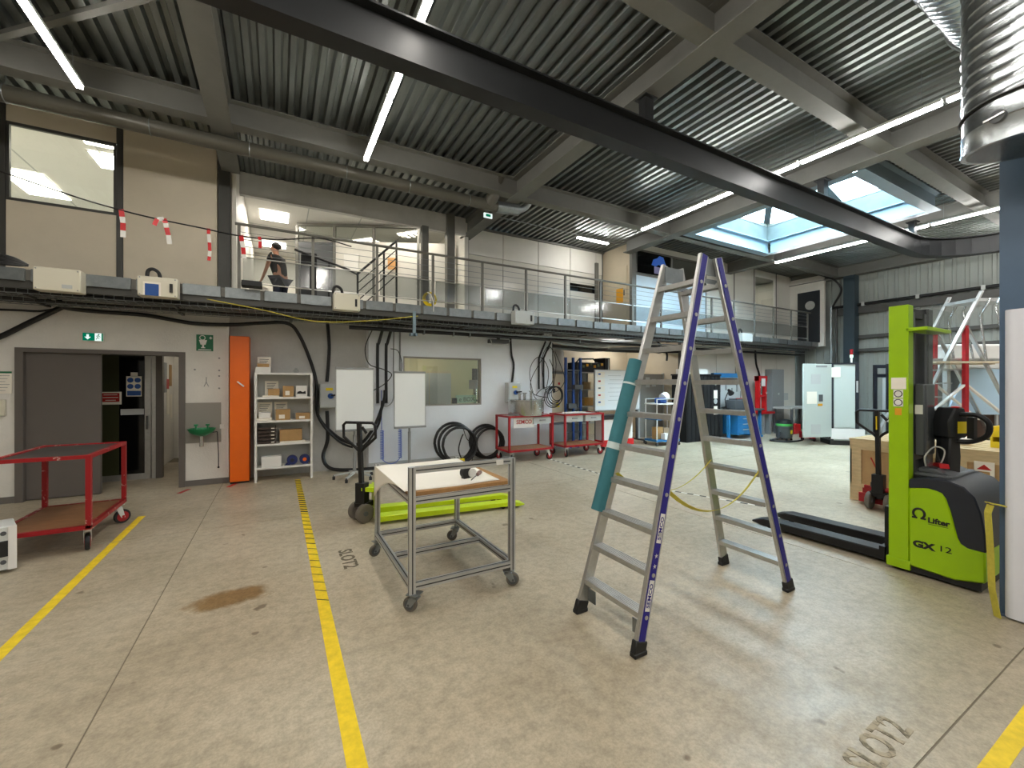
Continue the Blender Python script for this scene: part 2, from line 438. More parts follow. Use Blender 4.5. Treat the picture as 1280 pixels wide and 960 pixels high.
# steel frame
def ibeam(p, q, h, fw, tf=.016, tw=.012):
    """I-section, p and q on the underside centre line"""
    p, q = Vector(p), Vector(q); z = Vector((0, 0, 1)); q_ = B()
    q_.bar(p + z * (tf / 2), q + z * (tf / 2), fw, tf); q_.bar(p + z * (h - tf / 2), q + z * (h - tf / 2), fw, tf)
    q_.bar(p + z * (h / 2), q + z * (h / 2), tw, h - 2 * tf); return q_
BX = (-5.2, -0.67, 3.93, 8.13, 12.45, 16.1)
for x in BX:
    o = ibeam((x, FY0, 5.10), (x, 8.29 if x < 0 else 9.38 if x < 8 else 8.29, 5.10), 0.345, 0.26)
    struct(o.build('main_roof_beam', 'beam', smooth=False))
for y in (-5.3, -1.25, 2.76, 6.85):
    for a, c in zip(BX[:-1], BX[1:]):
        struct(ibeam((a + .01, y, 5.115), (c - .01, y, 5.115), 0.33, 0.2, .012, .01).build('roof_purlin', 'beam', smooth=False))
struct(B().bar((-.80, 4.95, 5.33), (-2.95, 6.9, 5.33), .07, .05).build('roof_brace', 'beam'))
# rooflight
rl = sroot('window_rooflight')
b = B(); t = .05
b.box(SX0, SX0 + t, SY0, SY1, DK, 5.86).box(SX1 - t, SX1, SY0, SY1, DK, 5.86).box(SX0 + t, SX1 - t, SY0, SY0 + t, DK, 5.86).box(SX0 + t, SX1 - t, SY1 - t, SY1, DK, 5.86)
b.build('upstand', mat('rooflight_upstand', '535b5a', 0.8, var=0.25, vscale=3, bump=0.3), rl)
for p, q in (((SX0, SY0 + .05, 5.10), (SX1, SY0 + .05, 5.10)), ((SX0, SY1 - .05, 5.10), (SX1, SY1 - .05, 5.10)),
             ((SX1 - .07, SY0 + .15, 5.10), (SX1 - .07, SY1 - .15, 5.10)), ((SX0 + .07, SY0 + .15, 5.10), (SX0 + .07, SY1 - .15, 5.10))):
    ibeam(p, q, .34, .2, .014, .01).build('trimmer_beam', 'trimmer', rl, smooth=False)
zc, zr = 5.86, 6.45; xm = (SX0 + SX1) / 2; ym = (SY0 + SY1) / 2
# glazed hipped frame: rim, two hipped bars, ridge and panes
B().box(SX0 - .08, SX1 + .08, SY0 - .08, SY0 + .06, 5.86, 5.93).box(SX0 - .08, SX1 + .08, SY1 - .06, SY1 + .08, 5.86, 5.93).box(SX0 - .08, SX0 + .06, SY0 + .06, SY1 - .06, 5.86, 5.93).box(SX1 - .06, SX1 + .08, SY0 + .06, SY1 - .06, 5.86, 5.93).build('rim_frame', 'post', rl)
A_, Bq, Cc, Dd = (SX0, SY0, 5.93), (SX1, SY0, 5.93), (SX1, SY1, 5.93), (SX0, SY1, 5.93)
r1, r2 = (xm, SY0 + 1.1, zr), (xm, SY1 - 1.1, zr)
for p, q in ((A_, r1), (Bq, r1), (Cc, r2), (Dd, r2), (r1, r2), ((SX0, ym, 5.93), (xm, ym, zr)), ((SX1, ym, 5.93), (xm, ym, zr)), ((xm, SY0, 5.93), r1), ((xm, SY1, 5.93), r2)):
    B().bar(p, q, .15, .08).build('glazing_bar', 'darkpost', rl)
for f in ((A_, Bq, r1), (Cc, Dd, r2), (Bq, Cc, r2, r1), (Dd, A_, r1, r2)):
    q_ = B().add([Vector(v) + Vector((0, 0, .03)) for v in f] + [Vector(v) + Vector((0, 0, .04)) for v in f],
                 [tuple(range(len(f))), tuple(range(2 * len(f) - 1, len(f) - 1, -1))] + [(k, (k + 1) % len(f), len(f) + (k + 1) % len(f), len(f) + k) for k in range(len(f))])
    q_.build('glass_pane', 'glasssky', rl)
B().bar((SX0 + .1, ym, 5.7), (xm, ym - .3, 6.25), .04, .04).build('opening_arm', 'trimmer', rl)
B().tube(smooth_path([(SX0 + .8, SY1 - .1, 5.6), (SX0 + 1.3, SY1 - .5, 5.8), (SX0 + 2.0, SY1 - .9, 6.05)], 6), .03).build('opening_ram', 'trimmer', rl)

# monorail with its bend
mono = thing('monorail_beam', 'dark grey overhead crane rail crossing the hall and bending at its far right end', 'crane rail', (0, 0, 0))
path = [(-8, 3.68), (11.95, 3.68)]
for k in range(1, 9):
    a = PI / 2 * k / 8; path.append((11.95 + 1.35 * math.sin(a), 3.68 - 1.35 * (1 - math.cos(a))))
path.append((13.3, -6.9))
def sweep_xy(path, rects):
    q_ = B(); P = [Vector((x, y)) for x, y in path]; nrm = []
    for i in range(len(P)):
        d = (P[min(i + 1, len(P) - 1)] - P[max(i - 1, 0)]).normalized(); nrm.append(Vector((-d.y, d.x)))
    for (u0, u1, z0, z1) in rects:
        vs_ = []
        for p, n_ in zip(P, nrm):
            for u, z in ((u0, z0), (u1, z0), (u1, z1), (u0, z1)):
                vs_.append((p.x + n_.x * u, p.y + n_.y * u, z))
        fs = [(0, 3, 2, 1), tuple(4 * (len(P) - 1) + k for k in range(4))]
        for i in range(len(P) - 1):
            for k in range(4): fs.append((4 * i + k, 4 * i + (k + 1) % 4, 4 * i + 4 + (k + 1) % 4, 4 * i + 4 + k))
        q_.add(vs_, fs)
    return q_
sweep_xy(path, [(-.095, .095, 4.40, 4.418), (-.006, .006, 4.418, 4.772), (-.095, .095, 4.772, 4.79)]).build('rail_section', 'beamdark', mono, smooth=False)
for x, y in ((3.93, 3.68), (8.13, 3.68), (11.9, 3.68), (-.67, 3.68), (13.3, 1.6)):
    B().box(x - .07, x + .07, y - .05, y + .05, 4.79, 5.085).box(x - .1, x + .1, y - .09, y + .09, 5.085, 5.10).box(x - .1, x + .1, y - .09, y + .09, 4.79, 4.80).build('hanger', 'beamdark', mono)

# ------------------------------------------------------------------ gallery
ga = sroot('floor_gallery')
B().box(FX0, 16.0, 7.42, FY1, 2.90, 3.03).box(3.95, 8.25, FY1, 9.4, 2.92, 3.02).build('gallery_deck', 'post', ga)
x = -7.6; fp = None
while x < 16.0:
    if fp is None: fp = B().box(0, .440, 7.392, 7.42, 2.885, 3.035).build('fascia_panel', 'galv', ga, loc=(x, 0, 0))
    else: copy_obj(fp, ga, (x, 0, 0))
    x += 0.495
B().box(FX0, 16.0, 7.425, 7.45, 2.80, 3.02).build('edge_channel', 'darkpost', ga)
# guard rail
gr = thing('gallery_guardrail', 'long steel guardrail with cables and glass panels along the raised gallery', 'railing', (0, 7.40, 3.03))
PX = [-0.50 + 0.994 * k for k in range(17)]
p0 = None
for i, x in enumerate(PX):
    q_ = B().box(x - .02, x + .02, -.005, .035, -.12, .94).box(x - .035, x + .035, .03, .05, -.13, -.02)
    q_.build('post', 'post', gr)
B().tube([(-.55, .015, .965), (15.6, .015, .965)], .022, 10).build('handrail', 'post', gr)
for z in (.53, .64, .745, .85):
    B().tube([(-.5, .015, z), (15.4, .015, z)], .004, 6).build('tension_cable', 'galv', gr)
pane = None
for i in range(len(PX) - 1):
    if i == 0: pane = B().box(.05, .945, .010, .018, .12, .47).build('glass_panel', 'glassrail', gr, loc=(PX[0], 0, 0))
    else: copy_obj(pane, gr, (PX[i], 0, 0))
for z in (.10, .48):
    B().tube([(-.5, .015, z), (15.4, .015, z)], .009, 8).build('panel_rail', 'alu', gr)

# upper left office front
wo = sroot('wall_office')
def opanel(x0, x1, z0, z1, y=FY1, m='panel', nm='wall_panel', par=None): return B().box(x0, x1, y, y + .06, z0, z1).build(nm, m, par or wo)
opanel(-3.21, -2.09, 3.03, 4.12); opanel(-3.21, -2.09, 5.19, 5.45); opanel(-2.01, -0.86, 3.03, 5.45)
opanel(-4.45, -3.29, 3.03, 5.45); opanel(-5.65, -4.53, 3.03, 5.45); opanel(-8.0, -5.73, 3.03, 5.45)
for x in (-5.69, -4.49, -3.25, -2.05): B().box(x - .035, x + .035, FY1 - .012, FY1 + .07, 3.03, 5.45).build('panel_post', 'darkpost', wo)
B().box(-.84, -.68, FY1 - .02, FY1 + .12, 3.03, 5.45).build('corner_post', 'darkpost', wo)
B().box(-.66, -.60, FY1 + .02, 9.0, 3.03, 5.45).build('side_wall', 'panelwhite', wo)
B().box(-8, -.66, FY1 + .06, FY1 + .10, 3.03, 4.12).box(-2.05, -.66, FY1 + .06, FY1 + .1, 4.12, 5.45).build('wall_backing', 'panelwhite', wo)
wn = sroot('window_1')
B().box(-3.21, -2.09, FY1 + .0, FY1 + .05, 4.12, 4.16).box(-3.21, -2.09, FY1, FY1 + .05, 5.15, 5.19).box(-3.21, -3.18, FY1, FY1 + .05, 4.16, 5.15).box(-2.12, -2.09, FY1, FY1 + .05, 4.16, 5.15).build('window_frame', 'darkpost', wn)
B().box(-3.18, -2.12, FY1 + .02, FY1 + .03, 4.16, 5.15).build('pane', 'glasswin', wn)
# office interior
struct(B().box(-7.9, -.66, FY1 + .1, 14.5, 5.36, 5.40).build('ceiling_office', 'white'))
for x in (-6.1, -4.9, -3.7, -2.5, -1.3):
    struct(B().box(x - .012, x + .012, FY1 + .12, 14.4, 5.353, 5.362).build('trim_office_ceiling', 'greylight'))
struct(B().box(-7.9, -.66, 14.4, 14.5, 3.0, 5.4).build('wall_office_back', 'panelwhite'))
struct(B().box(-7.9, -.62, FY1 + .1, 15, 2.92, 3.0).build('floor_office', 'greylight'))
struct(B().box(-.66, -.60, 9.0, 14.5, 3.0, 5.5).build('wall_office_side', 'panelwhite'))
def lpanel(x, y, z, lab, sx=.6, sy=.6, par=None):
    o = thing('ceiling_light_panel', lab, 'ceiling light', (x, y, z), 0, 'recessed office light panels')
    B().box(-sx / 2, sx / 2, -sy / 2, sy / 2, -.006, .0).build('diffuser', 'ledpanel', o)
    B().box(-sx / 2 - .02, sx / 2 + .02, -sy / 2 - .02, -sy / 2, -.012, .0).box(-sx / 2 - .02, sx / 2 + .02, sy / 2, sy / 2 + .02, -.012, 0).box(-sx / 2 - .02, -sx / 2, -sy / 2, sy / 2, -.012, 0).box(sx / 2, sx / 2 + .02, -sy / 2, sy / 2, -.012, 0).build('frame', 'white', o)
lpanel(-2.35, 9.45, 5.352, 'square office light panel at the right edge of the upper left office window')
lpanel(-3.95, 11.2, 5.352, 'office light panel low in the upper left office window', .6, 1.2)
lpanel(-5.2, 9.6, 5.352, 'office light panel at the left edge of the upper left office window')

lpanel(-2.3, 8.75, 5.352, 'added hidden office light panel close to the window wall', .6, .3)  # extra panel added out of sight to brighten the office
lpanel(-3.9, 8.75, 5.352, 'added unseen office light panel close to the wall at far left', .6, .3)  # added too, unseen, more light for the office ceiling
lpanel(-6.3, 10.5, 5.352, 'added unseen office light panel deep inside the far left office', .6, 1.2)  # another unseen panel added as office fill light
# open room behind the gallery
struct(B().box(-.6, 3.95, FY1, 14.5, 2.90, 3.01).build('floor_upper_room', 'greylight'))
struct(B().box(-.6, 3.95, 9.1, 14.5, 5.47, 5.50).build('ceiling_upper_room', 'white'))
struct(B().box(-.6, 3.95, 14.4, 14.5, 3.0, 5.5).build('wall_upper_room_back', 'panelwhite'))
struct(B().box(3.85, 3.95, 9.2, 14.5, 3.0, 5.5).build('wall_upper_room_right', 'panelwhite'))
struct(B().box(-.6, 3.80, 9.0, 9.1, 5.05, 5.45).build('trim_header', 'wallgrey'))
lpanel(-.06, 11.05, 5.462, 'bright light panel in the ceiling above the person on the gallery', .56, .62)
lpanel(-.08, 13.3, 5.462, 'light panel farther back just above the head of the person', .56, .5)
lpanel(.9, 9.55, 5.462, 'added light panel hidden behind the header over the stair balustrade', .9, .4)  # added behind the header to brighten the upper room, itself hidden
lpanel(2.6, 9.55, 5.462, 'added light panel hidden behind the header by the grey column', .9, .4)  # second hidden panel added as fill for the upper room
for x in (.6, 1.7, 2.8): struct(B().box(x - .01, x + .01, 9.1, 14.4, 5.464, 5.472).build('trim_ceiling_joint', 'greylight'))
for y in (10.2, 11.8, 12.8): struct(B().box(-.6, 3.85, y - .01, y + .01, 5.464, 5.472).build('trim_ceiling_joint', 'greylight'))
struct(B().box(3.32, 3.50, 8.92, 9.08, 3.02, 5.45).build('trim_column', 'post'))
struct(B().box(2.72, 2.86, 8.83, 8.97, 3.02, 5.04).build('trim_post', 'beam'))
# slanted glazed partition with a grey door
pt = thing('glazed_partition', 'white partition with grey posts and a dark grey door inside the upper room', 'partition', (0.41, 11.19, 3.01), math.atan2(9.99 - 11.19, 2.98 - 0.41))
Lp = math.hypot(2.57, 1.2)
B().box(0, Lp + .9, -.03, .03, 2.37, 2.43).build('top_rail', 'post', pt)
for x in (0, .86, 1.78, Lp): B().box(x - .03, x + .03, -.035, .035, 0, 2.37).build('post', 'post', pt)
for x0, x1 in ((.89, 1.75), (1.81, Lp - .03), (Lp + .03, Lp + .9)): B().box(x0, x1, -.015, .015, 0, 2.02).build('panel', 'panelwhite', pt)
for x0, x1 in ((.03, .83), (.89, 1.75), (1.81, Lp - .03)): B().box(x0, x1, -.006, .006, 2.03, 2.37).build('pane', 'glasswin', pt)
B().box(.04, .82, -.03, .0, 0, 1.98).build('door_leaf', 'greydark', pt)
tag(B().box(.0, .34, -.008, 0, 0, .42).build('notice_board', 'white', loc=(1.38, 10.68, 4.3), rot=(0, 0, -.437)), 'white notice board of small papers on the upper room partition', 'notice board')
tag(B().box(.0, .22, -.004, 0, 0, .28).build('orange_poster', mat('poster_orange', 'd9a56a', .7), loc=(2.3, 10.22, 4.36), rot=(0, 0, -.437)), 'pale orange poster on the white upper room partition', 'poster')
# black stair balustrade in the upper room
sb = thing('stair_balustrade', 'black metal stair balustrade with sloping bars inside the upper room', 'balustrade', (0, 9.62, 3.01))
q_ = B(); q_.tube([(.3, 0, 1.35), (1.35, 0, 1.07), (1.50, 0, .99), (2.36, 0, 1.86)], .025, 8); q_.build('handrail', 'blackmetal', sb)
for x, z in ((.95, 1.18), (1.52, 1.0), (2.08, 1.56), (2.36, 1.86)): B().tube([(x, 0, 0), (x, 0, z)], .022, 8).build('baluster_post', 'blackmetal', sb)
for k in range(4): B().tube([(1.52, 0, .8 - .19 * k), (2.36, 0, 1.66 - .19 * k)], .012, 6).build('sloping_bar', 'blackmetal', sb)
B().box(.42, .72, .1, .4, 0, 1.35).build('newel_box', 'blackmetal', sb)

# recessed gallery wall
wg = sroot('wall_gallery')
xs = [3.95, 4.99, 6.05, 7.10, 8.02, 8.25]
for a, c in zip(xs[:-1], xs[1:]):
    B().box(a + .008, c - .008, 9.40, 9.46, 4.78, 5.45).build('wall_panel', 'panelwhite', wg)
    if a != 7.10: B().box(a + .008, c - .008, 9.41, 9.46, 3.02, 4.77).build('lower_panel', mat('satin_white_panel', 'cfccc2', .22) if a == 3.95 else bpy.data.materials['satin_white_panel'], wg)
B().box(7.108, 8.012, 9.41, 9.46, 3.02, 4.22).box(7.108, 8.012, 9.41, 9.46, 4.44, 4.77).build('lower_panel', bpy.data.materials['satin_white_panel'], wg)
B().box(7.108, 8.012, 9.43, 9.45, 4.22, 4.44).build('slit_window', 'blackglass', wg)
B().box(3.95, 8.35, 9.47, 9.52, 3.0, 5.5).build('wall_backing', 'darkpost', wg)
for x in (3.97, 8.02): B().box(x - .05, x + .05, 9.34, 9.40, 3.02, 5.1).build('wall_post', 'post', wg)
B().box(3.9, 8.3, 9.36, 9.41, 5.40, 5.45).build('cornice', 'post', wg)
# transverse wall with beige door
B().box(8.33, 8.42, 8.36, 9.46, 3.02, 5.45).build('transverse_panel', 'beige', wg)
d2 = sroot('door_2')
B().box(8.30, 8.332, 8.46, 9.20, 3.03, 4.86).build('door_leaf', 'beige', d2, bevel=.004)
B().box(8.29, 8.31, 8.54, 8.58, 4.05, 4.2).build('door_handle', 'post', d2)
tag(B().box(8.292, 8.299, 8.60, 8.86, 3.86, 4.27).build('yellow_poster', 'amber'), 'yellow poster on the beige gallery door', 'poster')
B().box(8.30, 8.46, 8.27, 8.36, 3.03, 5.45).build('wall_post', 'post', wg)
# upper wall towards the far end
B().box(8.47, 11.40, 8.30, 8.36, 3.02, 4.58).build('frosted_glazing', 'frost', wg)
for x0, x1 in ((11.42, 12.78), (12.82, 13.86), (15.2, 16.04)): B().box(x0, x1, 8.30, 8.36, 3.02, 5.45).build('wall_panel', 'panelwhite', wg)
B().box(13.90, 15.16, 8.30, 8.36, 3.02, 4.2).box(13.90, 15.16, 8.30, 8.36, 5.28, 5.45).box(8.47, 11.40, 8.30, 8.36, 5.3, 5.45).build('wall_panel', 'panelwhite', wg)
for x in (11.40, 12.80, 13.88, 15.18): B().box(x - .02, x + .02, 8.295, 8.35, 3.02, 5.45).build('panel_post', 'darkpost', wg)
w2 = sroot('window_2')
B().box(8.47, 11.4, 8.30, 8.35, 4.58, 4.64).box(8.47, 11.4, 8.30, 8.35, 5.24, 5.30).box(9.86, 9.92, 8.30, 8.35, 4.64, 5.24).build('window_frame', 'post', w2)
B().box(8.47, 9.86, 8.32, 8.33, 4.64, 5.24).box(9.92, 11.4, 8.32, 8.33, 4.64, 5.24).build('pane', 'glasswin', w2)
w3 = sroot('window_3')
B().box(13.9, 15.16, 8.30, 8.35, 4.2, 4.25).box(13.9, 15.16, 8.3, 8.35, 5.23, 5.28).box(13.9, 13.95, 8.3, 8.35, 4.25, 5.23).box(15.08, 15.16, 8.3, 8.35, 4.25, 5.23).build('window_frame', 'white', w3)
B().box(13.95, 15.08, 8.32, 8.33, 4.25, 5.23).build('pane', 'glasswin', w3)
struct(B().box(8.42, 16.1, 11.4, 11.5, 3.0, 5.5).box(8.42, 8.46, 8.36, 11.4, 3, 5.5).build('wall_far_offices', 'greypanel'))
struct(B().box(8.42, 16.1, 8.36, 11.5, 2.92, 3.0).build('floor_far_offices', 'greydark'))
struct(B().box(8.42, 16.1, 8.36, 11.5, 5.42, 5.45).build('ceiling_far_offices', 'greylight'))
lpanel(10.6, 9.9, 5.412, 'small bright light panel behind the window beside the dark blue-figure poster', .35, .5)
lpanel(14.9, 9.6, 5.412, 'light panel inside the farthest office window', .6, .3)
ps = thing('dark_poster', 'dark poster with a bright blue figure in the gallery window', 'poster', (0, 0, 0))
B().box(8.53, 9.80, 8.285, 8.297, 4.66, 5.24).build('poster_sheet', 'blackglass', ps)
q_ = B()
q_.prism([(9.05, 4.92), (9.12, 5.08), (9.28, 5.14), (9.36, 5.21), (9.52, 5.19), (9.58, 5.06), (9.64, 4.96), (9.5, 4.90), (9.34, 4.96), (9.22, 4.90)], 'y', 8.278, 8.286).build('blue_figure', mat('print_blue', '2f6fe0', .5), ps)
B().prism([(9.16, 4.70), (9.16, 4.90), (9.5, 4.88), (9.46, 4.70)], 'y', 8.28, 8.286).build('pale_figure', mat('print_violet', '8a86b4', .5), ps)
struct(B().box(15.98, 16.6, 8.37, 8.45, 2.9, 5.6).box(16.12, 16.2, 8.45, 11.5, 2.9, 5.6).build('wall_gallery_corner', 'panelwhite'))
# end of gallery: transverse wall with black door
we = sroot('wall_gallery_end')
B().box(16.05, 16.15, 7.22, 8.3, 2.9, 5.3).build('transverse_panel', 'panelwhite', we)
d3 = sroot('door_3')
B().box(16.0, 16.05, 7.34, 8.02, 3.03, 4.80).build('door_leaf', mat('black_door', '1a2127', .4), d3)
B().lathe([(.13, 0), (.15, .0), (.15, .02), (.13, .02)], 20, (15.98, 7.62, 4.32), 'x').build('porthole_rim', 'alu', d3)
B().cyl((15.985, 7.62, 4.32), (16.0, 7.62, 4.32), .13, 20).build('porthole_glass', 'greylight', d3)

# door_1 : wide opening in the lower left wall with a sliding leaf
d1 = sroot('door_1')
B().box(-3.12, -3.04, FY1 - .03, FY1 + .22, 0, 2.12).box(-1.35, -1.27, FY1 - .03, FY1 + .22, 0, 2.12).box(-3.04, -1.35, FY1 - .03, FY1 + .22, 2.06, 2.12).build('door_frame', 'darkdoor', d1)
B().box(-3.04, -2.27, FY1 + .04, FY1 + .10, .01, 2.06).build('sliding_leaf', 'darkdoor', d1, bevel=.004)
# corridor behind the door
struct(B().box(-3.6, -.75, 11.6, 11.7, 0, 2.6).build('wall_corridor_back', 'wall'))
struct(B().box(-.86, -.76, 8.75, 11.6, 0, 2.6).build('wall_corridor_right', 'wall'))
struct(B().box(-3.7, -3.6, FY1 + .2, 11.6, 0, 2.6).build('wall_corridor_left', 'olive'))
struct(B().box(-3.6, -.76, FY1 + .2, 11.6, 2.55, 2.6).build('ceiling_corridor', 'wallgrey'))
struct(B().box(-2.12, -1.98, 10.65, 11.6, 0, 2.6).build('wall_corridor_pier', 'wall'))
gd = thing('glass_corridor_door', 'aluminium framed dark glass door standing in the corridor behind the sliding door', 'door', (-2.92, 9.35, 0))
B().box(.61, .94, -.03, .03, .10, 2.1).build('dark_glass', 'blackglass', gd)
B().box(-.6, .94, -.035, .035, 0.0, .10).box(.94, 1.02, -.04, .04, 0, 2.3).box(1.035, 1.09, -.045, .045, 0, 2.3).build('door_frame', 'alu', gd)
B().box(1.09, 1.18, -.06, .06, 0, 2.3).build('dark_jamb', 'darkdoor', gd)
B().box(-.6, .61, -.032, .03, .10, 2.3).box(.61, .94, -.03, .03, 2.1, 2.3).build('olive_pane', mat('olive_glass', '3a3c26', .3), gd)
B().box(.63, .93, -.036, -.03, 1.10, 1.20).build('push_plate', 'greylight', gd)
B().tube([(.98, -.09, .85), (.98, -.09, 1.08)], .014, 8).build('door_handle', 'steel', gd)
n1 = thing('red_notice', 'red and white notice on the dark glass behind the sliding door', 'notice', (-2.41, 9.30, 1.38))
B().box(-.135, .135, -.004, .004, -.10, .11).build('sheet', 'paper', n1)
B().box(-.11, .11, -.007, -.004, -.055, .09).build('red_field', 'redsign', n1)
for k, wd in enumerate((.17, .19, .13)): B().box(-wd / 2, wd / 2, -.009, -.007, .055 - .045 * k, .067 - .045 * k).build('print_line', 'paper', n1)
n2 = thing('blue_safety_notice', 'blue safety notice of four round symbols on the dark corridor door', 'notice', (-2.115, 9.30, 1.58))
B().box(-.10, .10, -.004, .004, -.17, .17).build('sheet', 'paper', n2)
for i in (0, 1):
    for j in (0, 1): B().cyl((-.047 + .094 * i, -.004, .105 - .105 * j), (-.047 + .094 * i, -.008, .105 - .105 * j), .041, 18).build('round_symbol', 'signblue', n2)
B().box(-.088, .088, -.008, -.004, -.155, -.075).build('blue_bar', 'signblue', n2)
B().box(-.045, .045, -.004, .004, .175, .235).build('top_label', 'paper', n2)
for k, (y, z, h, c) in enumerate(((10.8, 1.75, .6, 'grey'), (11.02, 1.25, .5, 'paper'), (11.25, 1.8, .45, 'card'), (10.98, 1.62, .2, 'redsign'), (11.3, 1.15, .5, 'paper'))):
    tag(B().box(-1.978, -1.970, y - .11, y + .11, z - h / 2, z + h / 2).build('corridor_paper', c), 'paper pinned on the white corridor wall beyond the doorway', 'paper', 'papers on the corridor wall')
sl = thing('corridor_fill_lamp', 'added fill tube on the corridor ceiling behind the open doorway', 'lamp', (-1.2, 10.2, 2.54))  # tube added to brighten the corridor wall and floor
B().box(-.5, .5, -.04, .04, -.03, 0).build('diffuser', emit('corridor_fill_tube', (1, .93, .8), 22.0), sl)
# room behind the wall window
w4 = sroot('window_4')
B().box(2.17, 3.87, FY1 + .06, FY1 + .075, 1.17, 2.17).build('pane', 'glasswin', w4)
B().box(2.17, 2.20, FY1 + .02, FY1 + .12, 1.17, 2.17).box(3.84, 3.87, FY1 + .02, FY1 + .12, 1.17, 2.17).box(2.2, 3.84, FY1 + .02, FY1 + .12, 1.17, 1.2).box(2.2, 3.84, FY1 + .02, FY1 + .12, 2.14, 2.17).build('window_frame', 'greypanel', w4)
struct(B().box(1.66, 5.58, 11.0, 11.1, 0, 2.8).build('wall_inner_room', mat('cream_inner_wall', 'c9c2a0', .7)))
struct(B().box(1.51, 1.66, 8.75, 11.1, 0, 2.8).build('wall_inner_room_side', 'beige'))
struct(B().box(1.51, 5.73, 8.5, 11.1, 2.78, 2.84).build('ceiling_inner_room', 'white'))
lpanel(3.2, 10.0, 2.775, 'light panel in the small room behind the wall window', .5, .25)
dm = thing('bench_drill', 'grey bench drill on a stand in the room behind the window', 'drill', (4.25, 9.4, 0))
B().box(-.3, .3, -.25, .25, 0, 1.05).build('stand', 'greylight', dm); B().cyl((0, .1, 1.05), (0, .1, 1.95), .04).build('column', 'steel', dm)
B().box(-.12, .12, -.22, .18, 1.5, 1.72).build('head', 'grey', dm); B().cyl((0, -.14, 1.3), (0, -.14, 1.5), .03).build('spindle', 'steel', dm)
B().box(-.16, .16, -.24, .12, 1.2, 1.24).build('table', 'greydark', dm); B().cyl((0, .1, 1.72), (0, .1, 2.0), .07).build('motor', 'greydark', dm)
cb2 = thing('inner_cabinet', 'pale cabinet against the back wall of the room behind the window', 'cabinet', (3.4, 10.7, 0))
B().box(-.6, .6, -.25, .25, 0, 1.95).build('body', 'beige', cb2); B().box(-.585, -.01, -.265, -.25, .05, 1.9).build('door', 'greylight', cb2); B().box(.01, .585, -.265, -.25, .05, 1.9).build('door', 'greylight', cb2)
# ================================================================== LIGHTS OVERHEAD
def led_tube(name, label, x, y1, L=1.52, z=4.95, group='suspended LED tubes', axis='y', wires=True):
    """tube from y1 towards -y (or along x); the lamp's own light is its emitting diffuser"""
    o = thing(name, label, 'tube light', (x, y1, z), 0 if axis == 'y' else R(90), group)
    B().box(-.028, .028, -L, 0, -.03, .0).build('diffuser', 'led' if x < 5 else 'ledcool', o)
    B().box(-.034, .034, -L - .005, .005, .0, .035).build('housing', 'whitepaint', o)
    if wires:
        for y in (-.18, -L + .18): B().tube([(0, y, .035), (0, y, DK - z)], .003, 5).build('suspension_wire', 'galv', o)
    return o
ORD = ['first', 'second', 'third', 'fourth', 'fifth', 'sixth', 'seventh', 'eighth', 'ninth']
for nm, x, y1, cnt in (('row at far left of the photo', -1.93, 6.45, 8), ('row crossing above the monorail left of centre', 1.14, 6.48, 8),
                       ('long row right of the stepladder top', 6.85, 6.52, 8), ('row beyond the rooflight', 11.9, 6.52, 8), ('short row over the far right corner', 14.05, 3.78, 5)):
    for k in range(cnt):
        led_tube('led_tube', '%s LED tube from the gallery, in the %s' % (ORD[k], nm), x, y1 - 1.57 * k)
led_tube('gallery_tube_light', 'single tube light under the roof deck of the gallery recess', 6.62, 8.46, 1.0, 5.34, None, 'x', False)
struct(B().tube([(3.95, 8.46, 5.40), (8.1, 8.46, 5.40)], .012, 6).build('trim_conduit', 'galv'))

# grey pipe under the roof along the offices
pp = thing('ventilation_pipe', 'long grey ventilation pipe under the roof in front of the upper offices', 'pipe', (0, 7.1, 4.98))
B().cyl((-8, 0, 0), (3.62, 0, 0), .098, 20).build('pipe_run', 'pipe', pp)
B().cyl((3.62, 0, 0), (4.1, 0, .03), .105, 20).build('silver_sleeve', 'galv', pp)
B().tube(smooth_path([(3.45, 0, .0), (3.55, -.12, .25), (3.6, -.16, .5)], 6), .12, 14).build('branch_up', 'pipe', pp)
B().tube(smooth_path([(4.1, 0, .03), (4.25, -.03, .12), (4.33, -.15, .3), (4.33, -.2, .45)], 6), .07, 12).build('elbow', 'galv', pp)
for x in (-4.6, -2.75, -1.45, -.35, .95, 1.95, 3.05):
    B().torus((x, 0, 0), .101, .006, 'x', 20, 6).tube([(x, 0, .1), (x, 0, .46)], .004, 5).build('hanger_ring', 'galv', pp)
es2 = thing('hanging_exit_sign', 'small lit exit sign hanging below the ventilation pipe by the roof beam', 'exit sign', (3.64, 7.5, 4.95))
B().box(-.09, .09, -.015, .015, -.04, .05).build('lit_face', 'exitlit', es2); B().box(-.05, .05, -.018, -.015, -.02, .03).build('green_field', 'exitgreen', es2)
B().tube([(0, 0, .05), (0, 0, .5)], .004, 5).build('suspension_wire', 'galv', es2)

